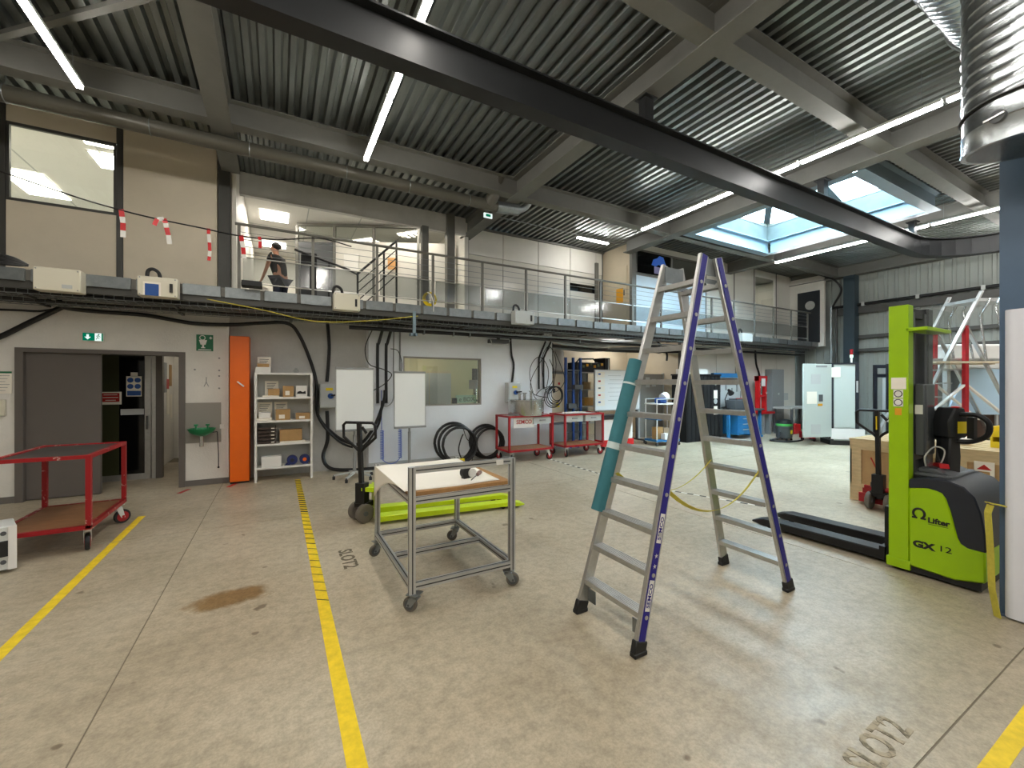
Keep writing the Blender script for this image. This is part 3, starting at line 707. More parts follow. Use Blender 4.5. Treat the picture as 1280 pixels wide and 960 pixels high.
# right-hand blue column with its white lining board, spiral ducts, strap
co = thing('steel_column', 'blue grey steel column at the right edge of the photo', 'column', (4.44, .78, 0))
B().box(0, .02, -.14, .13, 0, 5.09).box(.24, .26, -.14, .13, 0, 5.09).box(.02, .24, -.012, .004, 0, 5.09).build('column_shaft', 'steelblue', co)
B().box(-.02, .28, -.16, .15, 0, .015).build('base_plate', 'steelblue', co)
sd = thing('white_protective_board', 'white rounded board wrapped around the blue column up to head height', 'board', (4.44, .78, 0))
pts = [(-.006, .098), (-.03, .098), (-.05, .088), (-.06, .07), (-.062, .05), (-.062, -.30), (-.05, -.30), (-.05, .05), (-.047, .07), (-.035, .084), (-.006, .084)]
B().prism(pts, 'z', 0.016, 2.13).build('board_sheet', mat('white_board_wrap', 'dfe1ea', .5), sd)
def spiral(h, Rr, pitch=.075, n=48):
    q = B(); rows = int(h / .0125); vs_ = []; fs = []
    for i in range(rows + 1):
        z = h * i / rows
        for k in range(n):
            th = 2 * PI * k / n; ph = (z / pitch - k / n) % 1.0
            rr = Rr + (.0055 if ph < .17 else 0); vs_.append((rr * math.cos(th), rr * math.sin(th), z))
    for i in range(rows):
        for k in range(n): fs.append((i * n + k, i * n + (k + 1) % n, (i + 1) * n + (k + 1) % n, (i + 1) * n + k))
    return q.add(vs_, fs)
du = thing('spiral_duct', 'large shiny spiral ventilation duct hanging at the top right corner', 'duct', (4.03, .70, 3.09))
spiral(1.24, .29).build('duct_body', 'duct', du, loc=(0, 0, .22))
def tilt(q):
    """the open end is cut at a slight slant"""
    cx, cy = math.cos(R(215)) / .29, math.sin(R(215)) / .29
    q.v = [(x, y, z - .03 * (x * cx + y * cy) * max(0, 1 - z / .22)) for x, y, z in q.v]; return q
tilt(B().lathe([(.27, .0), (.296, .0), (.296, .012), (.291, .014), (.291, .12), (.294, .125), (.291, .13), (.291, .22), (.27, .22), (.27, .0)], 48)).build('collar', 'duct', du)
tilt(B().cyl((0, 0, .02), (0, 0, .03), .27, 32)).build('damper_blade', 'post', du)
a = R(166)
B().cyl((.285 * math.cos(a), .285 * math.sin(a), .12), (.312 * math.cos(a), .312 * math.sin(a), .12), .036, 22).build('damper_knob', 'greydark', du)
ta = Vector((-math.sin(a), math.cos(a), 0)); pk = Vector((.316 * math.cos(a), .316 * math.sin(a), .12))
B().bar(pk - ta * .055 - Vector((0, 0, .006)), pk + ta * .036 + Vector((0, 0, .006)), .009, .011).build('knob_lever', 'steel', du)
B().torus((0, 0, .24), .298, .007, 'z', 48, 6).build('clamp_band', 'blackmetal', du)
B().sphere((0, 0, 1.46), .292, .292, .26, 28, 12).build('elbow', 'duct', du)
spiral(7.0, .30).build('horizontal_run', 'duct', du, rot=(0, R(90), 0), loc=(-.12, .30, 1.51))
for x in (.9, 3.9): B().torus((x, .30, 1.51), .315, .012, 'x', 32, 6).tube([(x, .30, 1.82), (x, .30, 2.40)], .006, 6).build('hanger_ring', 'galv', du)
st = thing('yellow_ratchet_strap', 'yellow strap tied around the column with its end hanging down to the floor', 'strap', (0, 0, 0))
q_ = B(); P_ = [(4.36, .935, .775), (4.345, .945, .72), (4.335, .93, .45), (4.34, .925, .2), (4.35, .90, .005)]
for p, q in zip(P_[:-1], P_[1:]): q_.bar(p, q, .05, .004, (.8, -.6, 0))
q_.build('hanging_end', 'strap', st)
B().bar((4.34, .945, .79), (4.545, .745, .735), .05, .006, (0, 0, 1)).build('waist_loop', 'strap', st)
B().box(-.03, .03, -.02, .02, -.03, .03).build('ratchet', 'galv', st, loc=(4.46, .80, .76), rot=(0, 0, R(-45)))

# ================================================================== FLOOR TAPES AND STENCILS
def strip(name, x0, x1, y0, y1, m, label, cat='floor tape', group=None):
    return tag(B().box(x0, x1, y0, y1, 0.0, .002).build(name, m), label, cat, group)
yl = thing('yellow_floor_line', 'worn yellow floor line beside the red trolley at left', 'floor tape', (-1.45, 0, 0))
for y0, y1 in ((6.70, 5.75), (5.73, 3.0), (2.98, -1.0)): B().box(-.035, .035, y1, y0, 0, .002).build('tape_length', 'yellow', yl)
hz = thing('hazard_floor_line', 'yellow floor line down the middle that starts in black stripes at the shelf', 'floor tape', (.295, 0, 0))
B().box(-.04, .04, 1.0, 8.0, 0, .002).build('tape_length', 'yellow', hz)
y = 7.95; k = 0; ch = None
while y > 3.4:
    c = 1.0 if y > 5.9 else .45 if y > 4.6 else .25
    wd = .055 * c
    B().add([(-.04, y, .0025), (.04, y - .06, .0025), (.04, y - .06 - wd, .0025), (-.04, y - wd, .0025)], [(0, 1, 2, 3)]).build('black_stripe', 'black', hz)
    y -= .115 if y > 5.9 else .16
strip('yellow_floor_line', 2.56, 7.0, .525, .592, 'yellow', 'yellow floor line at the bottom right corner of the photo')
bw = thing('chequered_floor_tape', 'thin black and white striped tape on the floor from red trolleys to the forklift', 'floor tape', (0, 0, 0))
PB = [(5.13, 7.5), (5.07, 5.8), (5.18, 4.5), (5.63, 3.15)]
def along(P, step):
    out = []
    for (x0, y0), (x1, y1) in zip(P[:-1], P[1:]):
        L = math.hypot(x1 - x0, y1 - y0); n = max(1, round(L / step))
        for k in range(n):
            out.append(((x0 + (x1 - x0) * k / n, y0 + (y1 - y0) * k / n), (x0 + (x1 - x0) * (k + 1) / n, y0 + (y1 - y0) * (k + 1) / n)))
    return out
for k, (p, q) in enumerate(along(PB, .09)):
    B().bar((*p, .001), (*q, .001), .04, .002, (0, 0, 1)).build('tape_stripe', 'black' if k % 2 else 'white', bw)
for k, (x, y, lab) in enumerate(((-1.22, 7.95, 'red floor mark left of the green basin'), (-.62, 8.05, 'red floor mark in front of the orange cabinet'))):
    tag(B().bar((x - .06, y - .12, .001), (x + .03, y + .12, .001), .06, .002).build('red_floor_mark', 'redsign'), lab, 'floor tape')
def stencil(loc, rot, lab, size=.15, m='stencil'):
    t = text('SLOT2', size, m, None, loc, rot, 'floor_stencil', .0006, .95, bold=.004)
    return tag(t, lab, 'stencil')
M['stencilworn'] = mat('worn_stencil_paint', '6d6656', .85, var=.4, vscale=16, col2='a89c84', ramp=(.48, .60))
M['stencil'] = mat('stencil_paint', '3a352d', .85, var=.4, vscale=30, col2='8a806c')
stencil((.565, 4.15, .0015), (0, 0, R(-90)), 'black SLOT2 stencil on the floor right of the middle yellow line', .17)
stencil((2.36, .84, .0015), (0, 0, R(3)), 'worn SLOT2 stencil on the floor at the bottom right', .17, 'stencilworn')

# ================================================================== CASTORS AND TROLLEYS
def castor(par, x, y, z, r=.05, wd=.03, fork='galv', tyre='rubberwheel', hub='greydark', rot=0.0, off=.035):
    """swivel castor: bracket with a wheel as its sub-part; z = underside it is bolted to"""
    f = B()
    f.box(-.045, .045, -.045, .045, -.006, 0); f.cyl((0, 0, -.03), (0, 0, -.006), .03, 12)
    for s in (-1, 1):
        f.prism([(-.035, -.03), (.03, -.03), (off + .018, -z + r - .012), (off - .018, -z + r - .012)], 'y', s * (wd / 2 + .006), s * (wd / 2 + .010))
    f.box(-.035, .03, -wd / 2 - .01, wd / 2 + .01, -.034, -.028)
    c = f.build('castor', fork, par, loc=(x, y, z), rot=(0, 0, rot))
    wv = B().m(0).lathe([(r * .72, -wd / 2), (r * .94, -wd / 2), (r, -wd / 4), (r, wd / 4), (r * .94, wd / 2), (r * .72, wd / 2)], 24, (0, 0, 0), 'y')
    wv.m(1).cyl((0, -wd / 2 - .003, 0), (0, wd / 2 + .003, 0), r * .7, 20).cyl((0, -wd / 2 - .012, 0), (0, wd / 2 + .012, 0), r * .18, 8)
    wv.build('wheel', [tyre, hub], c, loc=(off, 0, -z + r))
    return c

# aluminium profile cart
ct = thing('profile_cart', 'aluminium profile cart with a paper covered board in the middle of the floor', 'cart', (1.23, 3.52, 0))
def profile(p, q, name='rail', a=.045):
    p, q = Vector(p), Vector(q); d = (q - p).normalized()
    s_ = B(); s_.m(0).bar(p, q, a, a)
    x = d.cross(Vector((0, 0, 1)))
    if x.length < 1e-3: x = Vector((1, 0, 0))
    x.normalize(); y = x.cross(d)
    s_.m(1)
    for u in (x, -x, y, -y):
        s_.bar(p + u * (a / 2) + d * .002, q + u * (a / 2) - d * .002, .009, .0016, u.cross(d).cross(d) if abs(d.dot(u.cross(d).cross(d))) < .9 else (0, 0, 1))
    return s_.build(name, ['profile', 'groove'], ct, bevel=0)
X0, X1, Y0, Y1 = -.40, .41, -.575, .60
H1, H2 = 1.03, .815
for x, y, h, nm in ((X0, Y0, H1, 'front_post'), (X1, Y0, H1, 'front_post'), (X0, Y1, H2 + .045, 'rear_post'), (X1, Y1, H2 + .045, 'rear_post')):
    profile((x, y, .135), (x, y, h), nm)
e = .0225
for z in (.185,):
    profile((X0 + e, Y0, z), (X1 - e, Y0, z), 'bottom_rail'); profile((X0 + e, Y1, z), (X1 - e, Y1, z), 'bottom_rail')
    profile((X0, Y0 + e, z), (X0, Y1 - e, z), 'bottom_rail'); profile((X1, Y0 + e, z), (X1, Y1 - e, z), 'bottom_rail')
    profile((X0 + e, .02, z), (X1 - e, .02, z), 'cross_rail')
z = .79
profile((X0 + e, Y0, z), (X1 - e, Y0, z), 'top_rail'); profile((X0 + e, Y1, z), (X1 - e, Y1, z), 'top_rail')
profile((X0, Y0 + e, z), (X0, Y1 - e, z), 'top_rail'); profile((X1, Y0 + e, z), (X1, Y1 - e, z), 'top_rail')
profile((X0 + e, Y0, H1 - .0225), (X1 - e, Y0, H1 - .0225), 'push_rail')
B().box(X0 + .0, X1 + .01, Y0 + .03, Y1 + .0, .8125, .840).build('board', 'wood', ct)
for x, y, rt in ((X0 + .02, Y0 + .0, 2.3), (X1 - .02, Y0 + .02, -.4), (X0, Y1 - .03, 3.4), (X1 - .03, Y1 - .03, 2.6)):
    castor(ct, x, y, .135, .052, .034, 'galv', 'rubberwheel', 'greydark', rt)
B().box(X1 - .15, X1 - .09, Y0 - .03, Y0 - .022, H1 - .042, H1 - .005).build('rail_label', 'white', ct)
# white paper over the board, hanging over the left side
pa = B(); nx, ny, nd = 22, 14, 6; vs_ = []; fs = []
for j in range(ny + 1):
    v = j / ny
    for i in range(nx + 1):
        xr = .345 + .065 * v; drop = .29 * v ** 2.6 + .004
        if i < nd: s_ = -drop * (1 - i / nd)
        else: s_ = (xr + .425) * (i - nd) / (nx - nd)
        u = i / nx
        yy = -.50 + .012 * math.sin(7 * u) + 1.09 * v
        if s_ >= 0: x_, z_ = -.425 + s_, .8425 + .003 * max(0, math.sin(9 * u + 5 * v)) * min(1, s_ * 10)
        else: x_, z_ = -.427 + .02 * s_, .8425 + s_
        vs_.append((x_, yy, z_))
for j in range(ny):
    for i in range(nx): a0 = j * (nx + 1) + i; fs.append((a0, a0 + 1, a0 + nx + 2, a0 + nx + 1))
pa.add(vs_, fs); po = pa.build('paper_sheet', 'paper', loc=(1.23, 3.52, 0))
po.modifiers.new('thick', 'SOLIDIFY').thickness = .0012
tag(po, 'large white paper sheet lying on the cart board and drooping over its left side', 'paper')
tp = thing('tape_measure', 'small black and white tape dispenser lying on the cart', 'tape measure', (1.35, 3.20, .847), .3)
B().lathe([(.02, -.022), (.045, -.022), (.048, -.015), (.048, .015), (.045, .022), (.02, .022)], 20, (0, 0, .048), 'y').build('case', 'black', tp)
B().lathe([(.01, -.024), (.036, -.024), (.036, .024), (.01, .024)], 18, (.045, -.015, .04), 'y').build('white_roll', 'white', tp)
B().box(-.03, .06, -.02, .02, 0, .012).build('foot', 'blackmetal', tp)
sw = thing('screwdriver', 'screwdriver with a brown handle lying on the cart beside the tape', 'screwdriver', (1.455, 3.205, .862), R(-128))
B().lathe([(.008, -.10), (.015, -.095), (.016, -.06), (.011, -.03), (.014, -.012), (.007, 0)], 12, (0, 0, 0), 'x').build('handle', mat('brown_handle', '7c5a50', .4), sw)
B().cyl((0, 0, 0), (.17, 0, 0), .004, 8).build('blade', 'steel', sw)
sw.scale = (1.15, 1.15, 1.15)

# red workshop trolleys
def red_trolley(label, loc, L, Wd, H=.95, top='darktop', rz=0, open_top=False, wheel=.08, rm='red', rots=None):
    t = thing('red_trolley', label, 'trolley', loc, rz, None)
    x0, x1, y0, y1 = -L / 2, L / 2, -Wd / 2, Wd / 2; a = .04
    for x in (x0 + a / 2, x1 - a / 2):
        for y in (y0 + a / 2, y1 - a / 2): B().box(x - a / 2, x + a / 2, y - a / 2, y + a / 2, .235, H - .03).build('corner_post', rm, t)
    for nm, z0, z1 in (('lower_frame', .225, .265), ('upper_frame', H - .035, H)):
        B().box(x0, x1, y0, y0 + a, z0, z1).box(x0, x1, y1 - a, y1, z0, z1).box(x0, x0 + a, y0 + a, y1 - a, z0, z1).box(x1 - a, x1, y0 + a, y1 - a, z0, z1).build(nm, rm, t)
    B().box(x0 + a, x1 - a, y0 + a, y1 - a, .245, .262).build('lower_shelf', 'trolleywood', t)
    B().box(x0 + a, x1 - a, y0 + a, y1 - a, H - .03, H - .012).build('top_tray', top, t)
    for i, x in enumerate((x0 + .09, x1 - .12)):
        for j, y in enumerate((y0 + .05, y1 - .05)):
            castor(t, x, y, .225, wheel, .036, 'whitepaint', 'black', 'red', (rots[i] if rots else (0.0 if i else 1.3 + .5 * j)), .04)
    return t
tl = red_trolley('red trolley with a dark worn top beside the yellow line at left', (-1.915, 6.04, 0), 1.10, .70, .94, 'darktop', R(90), rm='redworn', rots=(R(14), R(-52)))
t1 = red_trolley('red trolley carrying a stainless steel tank in front of the white wall', (4.63, 7.74, 0), 1.10, .60, .965, 'greylight')
t2 = red_trolley('red trolley with white strips on top, right of the tank trolley', (6.04, 7.75, 0), 1.12, .60, .955, 'greylight')
for t in (t1, t2):
    for x0, x1 in (((.06, .5),) if t is t1 else ((-.5, -.04), (.04, .5))):
        dr = B().box(x0, x1, -.27, .27, .78, .918).build('drawer', 'greylight', t)
        B().box((x0 + x1) / 2 - .07, (x0 + x1) / 2 + .07, -.285, -.27, .84, .87).build('drawer_pull', 'grey', dr)
tk = thing('steel_tank', 'wide stainless steel tank with valves standing on a red trolley', 'tank', (4.66, 7.74, .956))
B().lathe([(.0, 0), (.38, 0), (.385, .02), (.385, .30), (.395, .305), (.395, .33), (.38, .33), (.0, .345)], 40).build('shell', 'steel', tk)
for x, y, h in ((.0, .05, .12), (.12, -.02, .16), (-.1, .1, .1)):
    B().cyl((x, y, .34), (x, y, .34 + h), .028, 12).cyl((x, y, .34 + h), (x, y, .34 + h + .015), .05, 14).build('valve', 'steel', tk)
sg = thing('company_sign', 'white sheet with red SEMCO lettering hung under the top of the tank trolley', 'sign', (4.47, 7.50, .84))
B().box(-.25, .25, -.008, .008, -.13, .09).build('sheet', 'white', sg)
text('SEMCO', .115, 'redsign', sg, (0, -.010, -.01), FRONT, 'lettering', .001, 1.0, bold=.002)
for x in (-.2, .2): B().box(x - .015, x + .015, -.004, .004, .09, .095).build('hook', 'grey', sg)
for k, y in enumerate((7.62, 7.70)):
    tag(B().box(5.62, 6.2, y, y + .05, .957, .985).build('white_strip', 'white'), ('front', 'rear')[k] + ' white plastic strip lying on the right red trolley', 'strip')
gbx = thing('grey_bin', 'large grey plastic bin on the floor behind the right red trolley', 'bin', (6.07, 8.60, 0))
B().box(-.28, .28, -.07, .1, 0, .62).build('body', 'grey', gbx, bevel=.01); B().box(-.30, .30, -.08, .12, .62, .66).build('lid', 'greydark', gbx)

# white unit cropped at the left edge
wb = thing('white_electrical_unit', 'white metal unit with a black latch cropped at the left edge', 'electrical unit', (-2.0, 5.28, 0), R(24))
B().box(-.8, .02, -.02, .30, .03, .40).build('body', 'whitepaint', wb, bevel=.008)
B().box(-.03, .02, -.03, -.02, .03, .40).build('edge_trim', 'white', wb)
B().box(-.10, -.03, -.045, -.02, .15, .28).build('latch', 'black', wb)
for z in (.10, .345): B().cyl((-.055, -.03, z), (-.055, -.02, z), .018, 12).build('screw', 'greydark', wb)
for x in (-.72, -.05): B().cyl((x, .1, 0), (x, .1, .03), .02, 10).build('foot', 'black', wb)

# ================================================================== STEP LADDER
ld = thing('step_ladder', 'tall double sided aluminium step ladder with blue stile strips and black feet', 'ladder', (0, 2.095, 0))
HT = 2.53
def xs_(side, z): return (1.87 + (2.625 - 1.87) * z / HT) if side == 0 else (3.51 + (2.775 - 3.51) * z / HT)
def ys_(s, z): return s * (.275 + (.165 - .275) * z / HT)
for side in (0, 1):
    for s in (-1, 1):
        pb, ptp = Vector((xs_(side, .06), ys_(s, .06), .06)), Vector((xs_(side, HT), ys_(s, HT), HT))
        so = B().bar(pb, ptp, .028, .082, (1, 0, 0)).build('stile', 'alu', ld, bevel=.003)
        d = (ptp - pb).normalized(); off = Vector((0, s * .0155, 0))
        B().bar(pb + off + d * .02, ptp + off - d * .002, .0035, .050, (1, 0, 0)).build('blue_strip', 'ladderblue', so)
        f = B()
        c = Vector((xs_(side, 0), ys_(s, 0), 0)); t_ = 1 if side == 0 else -1
        f.bar(c + d * .012, c + d * .09, .042, .096, (1, 0, 0)); f.box(c.x - .052 + .01 * t_, c.x + .052 + .01 * t_, c.y - .025, c.y + .025, 0, .03)
        f.build('rubber_foot', 'black', so, bevel=.006)
        if s == -1:
            for k in range(1, 11):
                z = .235 * k - .02; px = Vector((xs_(side, z), ys_(s, z) - .0185, z))
                B().cyl(px, px + Vector((0, -.004, 0)), .013, 10).build('rivet_plate', 'alu', so)
    for k in range(1, 11):
        z = .235 * k; y = .275 + (.165 - .275) * z / HT - .014
        q_ = B(); x = xs_(side, z); t_ = 1 if side == 0 else -1
        q_.box(x - .042, x + .042, -y, y, z - .004, z + .004).box(x - .042, x - .036, -y, y, z - .03, z - .004).box(x + .036, x + .042, -y, y, z - .026, z - .004)
        for g in range(5): q_.box(x - .034 + g * .016, x - .028 + g * .016, -y, y, z + .004, z + .0065)
        q_.build('tread', 'alu', ld)
for s in (-1, 1): B().box(1.93, 1.936, s * .215 - .04, s * .215 + .04, .08, .17).build('stabiliser_plate', 'galv', ld)
# hinge plates, white lettering on the front right stile
for s in (-1, 1):
    B().box(2.60, 2.80, s * .165 - .02 * s, s * .165 - .014 * s, 2.40, 2.52).build('hinge_plate', 'galv', ld)
    B().bar((2.56, s * .14, 2.36), (2.84, s * .14, 2.36), .012, .03).build('lock_bar', 'galv', ld)
for z0, z1 in ((.25, .42), (.62, .82)):
    zc_ = (z0 + z1) / 2
    p = Vector((xs_(0, zc_), ys_(-1, zc_) - .0182, zc_)); dv = Vector((.755, .11, HT)).normalized()
    nv = Vector((0, -1, 0)); nv = (nv - dv * nv.dot(dv)).normalized(); uv = nv.cross(dv)
    B().bar(p - dv * .090, p + dv * .090, .002, .038, uv.cross(dv).cross(dv)).build('stile_label', 'white', ld)
    t_ = text('SEMCO', .038, 'ladderblue', ld, p, (0, 0, 0), 'stile_lettering', .0004, 1.0, bold=.0008)
    q = p + nv * .0016; mx = Matrix((dv * 1.15, uv, nv)).transposed().to_4x4(); mx.translation = q; t_.matrix_local = mx
for z in (.50, .56):
    p = Vector((xs_(0, z), ys_(-1, z) - .0182, z))
    q_ = B()
    for k in range(5):
        a = 2 * PI * k / 5 + .3; q_.prism([(p.x + .004 * math.cos(a + 1.2), p.z + .004 * math.sin(a + 1.2)), (p.x + .015 * math.cos(a), p.z + .015 * math.sin(a)), (p.x + .004 * math.cos(a - 1.2), p.z + .004 * math.sin(a - 1.2))], 'y', p.y - .002, p.y)
    q_.build('star_emblem', 'white', ld)
# spreader straps
for s, m in ((1, .20), (-1, .24)):
    a0, b0 = Vector((xs_(0, .97), s * .21, .97)), Vector((xs_(1, .97), s * .21, .97))
    P_ = sag(a0, b0, m, 14); q_ = B()
    for p, q in zip(P_[:-1], P_[1:]): q_.bar(p, q, .03, .003, (0, .55, 1))
    q_.build('spreader_strap', 'strap', ld)
# teal tube on the front left stile
tt = thing('teal_foam_tube', 'teal foam tube taped along the left front stile of the step ladder', 'tube', (0, 2.095, 0))
za, zb = .70, 1.80
pa_, pb_ = Vector((xs_(0, za) - .04, ys_(1, za) + .03, za)), Vector((xs_(0, zb) - .04, ys_(1, zb) + .03, zb))
B().cyl(pa_, pb_, .05, 20).build('tube', 'teal', tt)
for f in (.40, .83):
    p = pa_.lerp(pb_, f); q_ = B().cyl(p, p.lerp(pb_, .07), .0525, 20)
    q_.bar(p + Vector((.0, -.03, .02)), p + Vector((.11, -.05, .01)), .004, .055, (0, 1, 0)); q_.build('tape_band', 'tapewhite', tt)
# ================================================================== PALLET TRUCKS
def pallet_truck(label, loc, rz, body, L=1.15, H=1.19, lean=.09, fw=.16, gauge=.53, sticker=False, name='pallet_truck', steer=0, ph=.40, lw=.165):
    t = thing(name, label, 'pallet truck', loc, rz)
    for s in (-1, 1):
        y = s * (gauge - fw) / 2
        f = B().prism([(-.06, .035), (-.06, .10), (L - .16, .085), (L, .045), (L, .03), (L - .1, .02), (L - .3, .035)], 'y', y - fw / 2, y + fw / 2).build('fork', body, t, bevel=.004)
        for k in (0, 1): B().cyl((L - .2 - .09 * k, y - .05, .034), (L - .2 - .09 * k, y + .05, .034), .034, 14).build('roller', 'black', f)
    q_ = B().box(-.10, -.05, -gauge / 2, gauge / 2, .04, .16).prism([(-.10, .16), (-.05, .16), (-.06, ph), (-.10, ph)], 'y', -gauge / 2 + .06, gauge / 2 - .06)
    q_.prism([(-.24, ph - .03), (-.10, ph - .06), (-.10, ph), (-.24, ph + .01)], 'y', -.10, .10)
    for s in (-1, 1): q_.prism([(-.10, .16), (-.04, .16), (-.04, .22), (-.10, ph - .04)], 'y', s * .21 - .012, s * .21 + .012)
    q_.build('frame_plate', body, t, bevel=.004)
    def rz_(q, f=1.0):
        c, s_ = math.cos(steer * f), math.sin(steer * f)
        q.v = [(-.20 + (x + .20) * c - y * s_, (x + .20) * s_ + y * c, z) for x, y, z in q.v]; return q
    pu = rz_(B().cyl((-.20, 0, .14), (-.20, 0, .36), .055, 16).cyl((-.20, .07, .16), (-.20, .07, .34), .03, 12).box(-.27, -.13, -.09, .09, .17, .23).cyl((-.20, 0, .36), (-.20, 0, .44), .03, 12)).build('hydraulic_pump', 'blackmetal', t, bevel=.003)
    for s in (-1, 1):
        rz_(B().m(0).lathe([(.07, -.026), (.10, -.026), (.11, -.018), (.11, .018), (.10, .026), (.07, .026)], 26, (-.24, s * .095, .11), 'y').m(1).cyl((-.24, s * .095 - .022, .11), (-.24, s * .095 + .022, .11), .075, 20).cyl((-.24, s * .095 - .036, .11), (-.24, s * .095 + .036, .11), .028, 10), .4).build('steer_wheel', ['rubberwheel', 'greydark'], t)
    x0, x1 = -.25, -.25 - lean
    def hx(z): return x0 + (x1 - x0) * (z - .3) / (H - .3)
    q_ = B().box(x0 - .05, x0 + .05, -.06, .06, .22, .46)
    q_.bar((hx(.3), 0, .30), (hx(H - .34), 0, H - .34), .055, .045, (0, 1, 0)); rz_(q_).build('handle_column', 'blackmetal', t, bevel=.003)
    lp = [(hx(H - .36), .0, H - .36), (hx(H - .30), .05, H - .30), (hx(H - .16), lw, H - .17), (hx(H - .04), lw, H - .03), (hx(H), lw - .035, H), (hx(H), 0, H), (hx(H), .035 - lw, H), (hx(H - .04), -lw, H - .03), (hx(H - .16), -lw, H - .17), (hx(H - .30), -.05, H - .30)]
    hd = rz_(B().tube(lp, .017, 10, True).bar((hx(H - .36), 0, H - .36), (hx(H), 0, H), .05, .04, (0, 1, 0))).build('handle_loop', 'blackmetal', t)
    rz_(B().bar((hx(H) - .0, -.04, H - .05), (hx(H) - .01, -.10, H - .12), .012, .03)).build('release_lever', 'black', hd)
    if sticker: B().bar((hx(H - .24) - .026, 0, H - .24), (hx(H - .07) - .026, 0, H - .07), .052, .006, (0, 1, 0)).build('yellow_sticker', 'yellowp', t, label='yellow sticker on the handle')
    return t
pallet_truck('lime green hand pallet truck with a black handle behind the aluminium cart', (1.10, 5.20, 0), R(-6), 'lime2', 1.78, 1.17, .06, steer=R(55), lw=.205)
pallet_truck('red pallet truck with a black handle in front of the wooden crate corner', (6.98, 2.42, 0), R(2), 'red', .62, 1.28, .04, sticker=True, ph=.27, lw=.22)
pallet_truck('red pallet truck seen between the lime mast and the black tiller', (6.98, 1.78, 0), R(-2), 'red', .62, 1.27, .03, sticker=True, ph=.27, lw=.22)

# ================================================================== LIME STACKER
sk = thing('electric_stacker', 'lime green electric stacker with a tall mast and long black forks at right', 'stacker', (5.08, 1.3, 0))
A0, A1 = -.38, .38
for s in (-1, 1):
    x = -.38 if s < 0 else .06
    B().box(x, x + .10, .18, .315, .03, 2.30).build('mast_post', 'lime' if s < 0 else 'blackmetal', sk, bevel=.004)
    B().box(x - .004, x + .104, .17, .33, .03, .11).build('post_foot', 'lime', sk, bevel=.003)
for z in (.95, 2.20): B().box(-.28, .06, .20, .25, z, z + .08).build('mast_crossbar', 'blackmetal', sk)
for x in (-.26, .0): B().box(x, x + .05, .19, .30, .08, 2.25).build('inner_mast', 'greydark', sk)
B().cyl((-.11, .26, .1), (-.11, .26, 1.9), .035, 16).build('lift_cylinder', 'steel', sk)
B().cyl((-.18, .255, .3), (-.18, .255, 2.1), .012, 8).cyl((-.04, .255, .3), (-.04, .255, 2.1), .012, 8).build('lift_chain', 'blackmetal', sk)
B().box(-.38, .16, .06, .20, 2.07, 2.10).build('guard_bracket', 'lime', sk, bevel=.003)
B().box(-.36, .15, .065, .073, .92, 2.26).build('clear_guard', 'clear', sk)
B().box(-.24, .0, .12, .185, 1.0, 1.62).build('battery_cover', 'greydark', sk, bevel=.01)
B().box(-.249, -.24, .13, .18, 1.36, 1.44).build('rating_plate', 'white', sk)
# body with dark cover: lime side and navy cowl are separate parts
prof_l = [(.18, .075), (.18, .735), (.08, .757), (.01, .757), (-.035, .735), (-.055, .69), (-.08, .60), (-.12, .40), (-.135, .365), (-.165, .345), (-.21, .335), (-.268, .335), (-.27, .10), (-.10, .06)]
B().prism(prof_l, 'x', -.385, .385).build('lime_body', 'lime', sk, bevel=.012)
prof_d = [(.18, .73), (.18, .81), (.08, .84), (-.05, .845), (-.15, .81), (-.21, .74), (-.245, .62), (-.265, .47), (-.271, .33), (-.17, .33), (-.13, .355), (-.11, .40), (-.07, .60), (-.045, .69), (-.02, .73), (.06, .75)]
B().prism(prof_d, 'x', -.381, .381).build('dark_cowl', 'navy', sk, bevel=.01)
B().box(-.36, .36, -.24, .18, .02, .08).build('skirt', 'black', sk)
B().box(-.30, .30, -.06, .17, .835, .865).prism([(-.04, .86), (.16, .86), (.16, .90), (.04, .90)], 'x', -.25, .25).build('top_console', 'greydark', sk, bevel=.01)
B().prism([(.05, .901), (.13, .901), (.13, .906), (.05, .906)], 'x', -.2, -.06).build('storage_tray', 'black', sk)
for x in (-.25, .25): B().m(0).cyl((x - .03, .10, .075), (x + .03, .10, .075), .075, 18).build('drive_wheel', 'black', sk)
# forks
B().box(-.30, .30, .315, .37, .06, .52).box(-.33, .33, .36, .40, .06, .16).build('fork_carriage', 'blackmetal', sk)
for x in (-.31, .13):
    f = B().prism([(.36, .03), (.36, .12), (1.45, .10), (1.58, .06), (1.58, .04), (1.45, .025)], 'x', x, x + .18).build('fork', 'blackmetal', sk, bevel=.008)
    B().cyl((x + .04, 1.40, .036), (x + .14, 1.40, .036), .036, 14).build('roller', 'black', f)
# tiller
q_ = B().prism([(-.02, .80), (.10, .80), (.085, 1.0), (.075, 1.24), (-.015, 1.24), (-.03, 1.0)], 'x', -.06, .06)
q_.prism([(-.06, 1.16), (.10, 1.16), (.11, 1.30), (.05, 1.42), (-.04, 1.42), (-.08, 1.30)], 'x', -.075, .075)
tlr = q_.build('tiller_arm', 'black', sk, bevel=.012)
for s in (-1, 1):
    B().tube(smooth_path([(s * .06, .0, 1.36), (s * .17, -.03, 1.36), (s * .235, -.05, 1.30), (s * .225, -.05, 1.20), (s * .14, -.03, 1.14), (s * .05, .01, 1.13)], 5), .02, 10).build('handle_grip', 'blackmetal', tlr)
    B().box(s * .13 - .025, s * .13 + .025, -.05, -.02, 1.16, 1.34).build('thumb_control', 'black', tlr)
B().box(-.078, -.074, -.05, .03, 1.20, 1.30).build('yellow_label', 'yellowp', tlr)
B().sphere((-.05, .02, 1.42), .03, .03, .012, 12, 6).build('red_button', 'redbright', tlr)
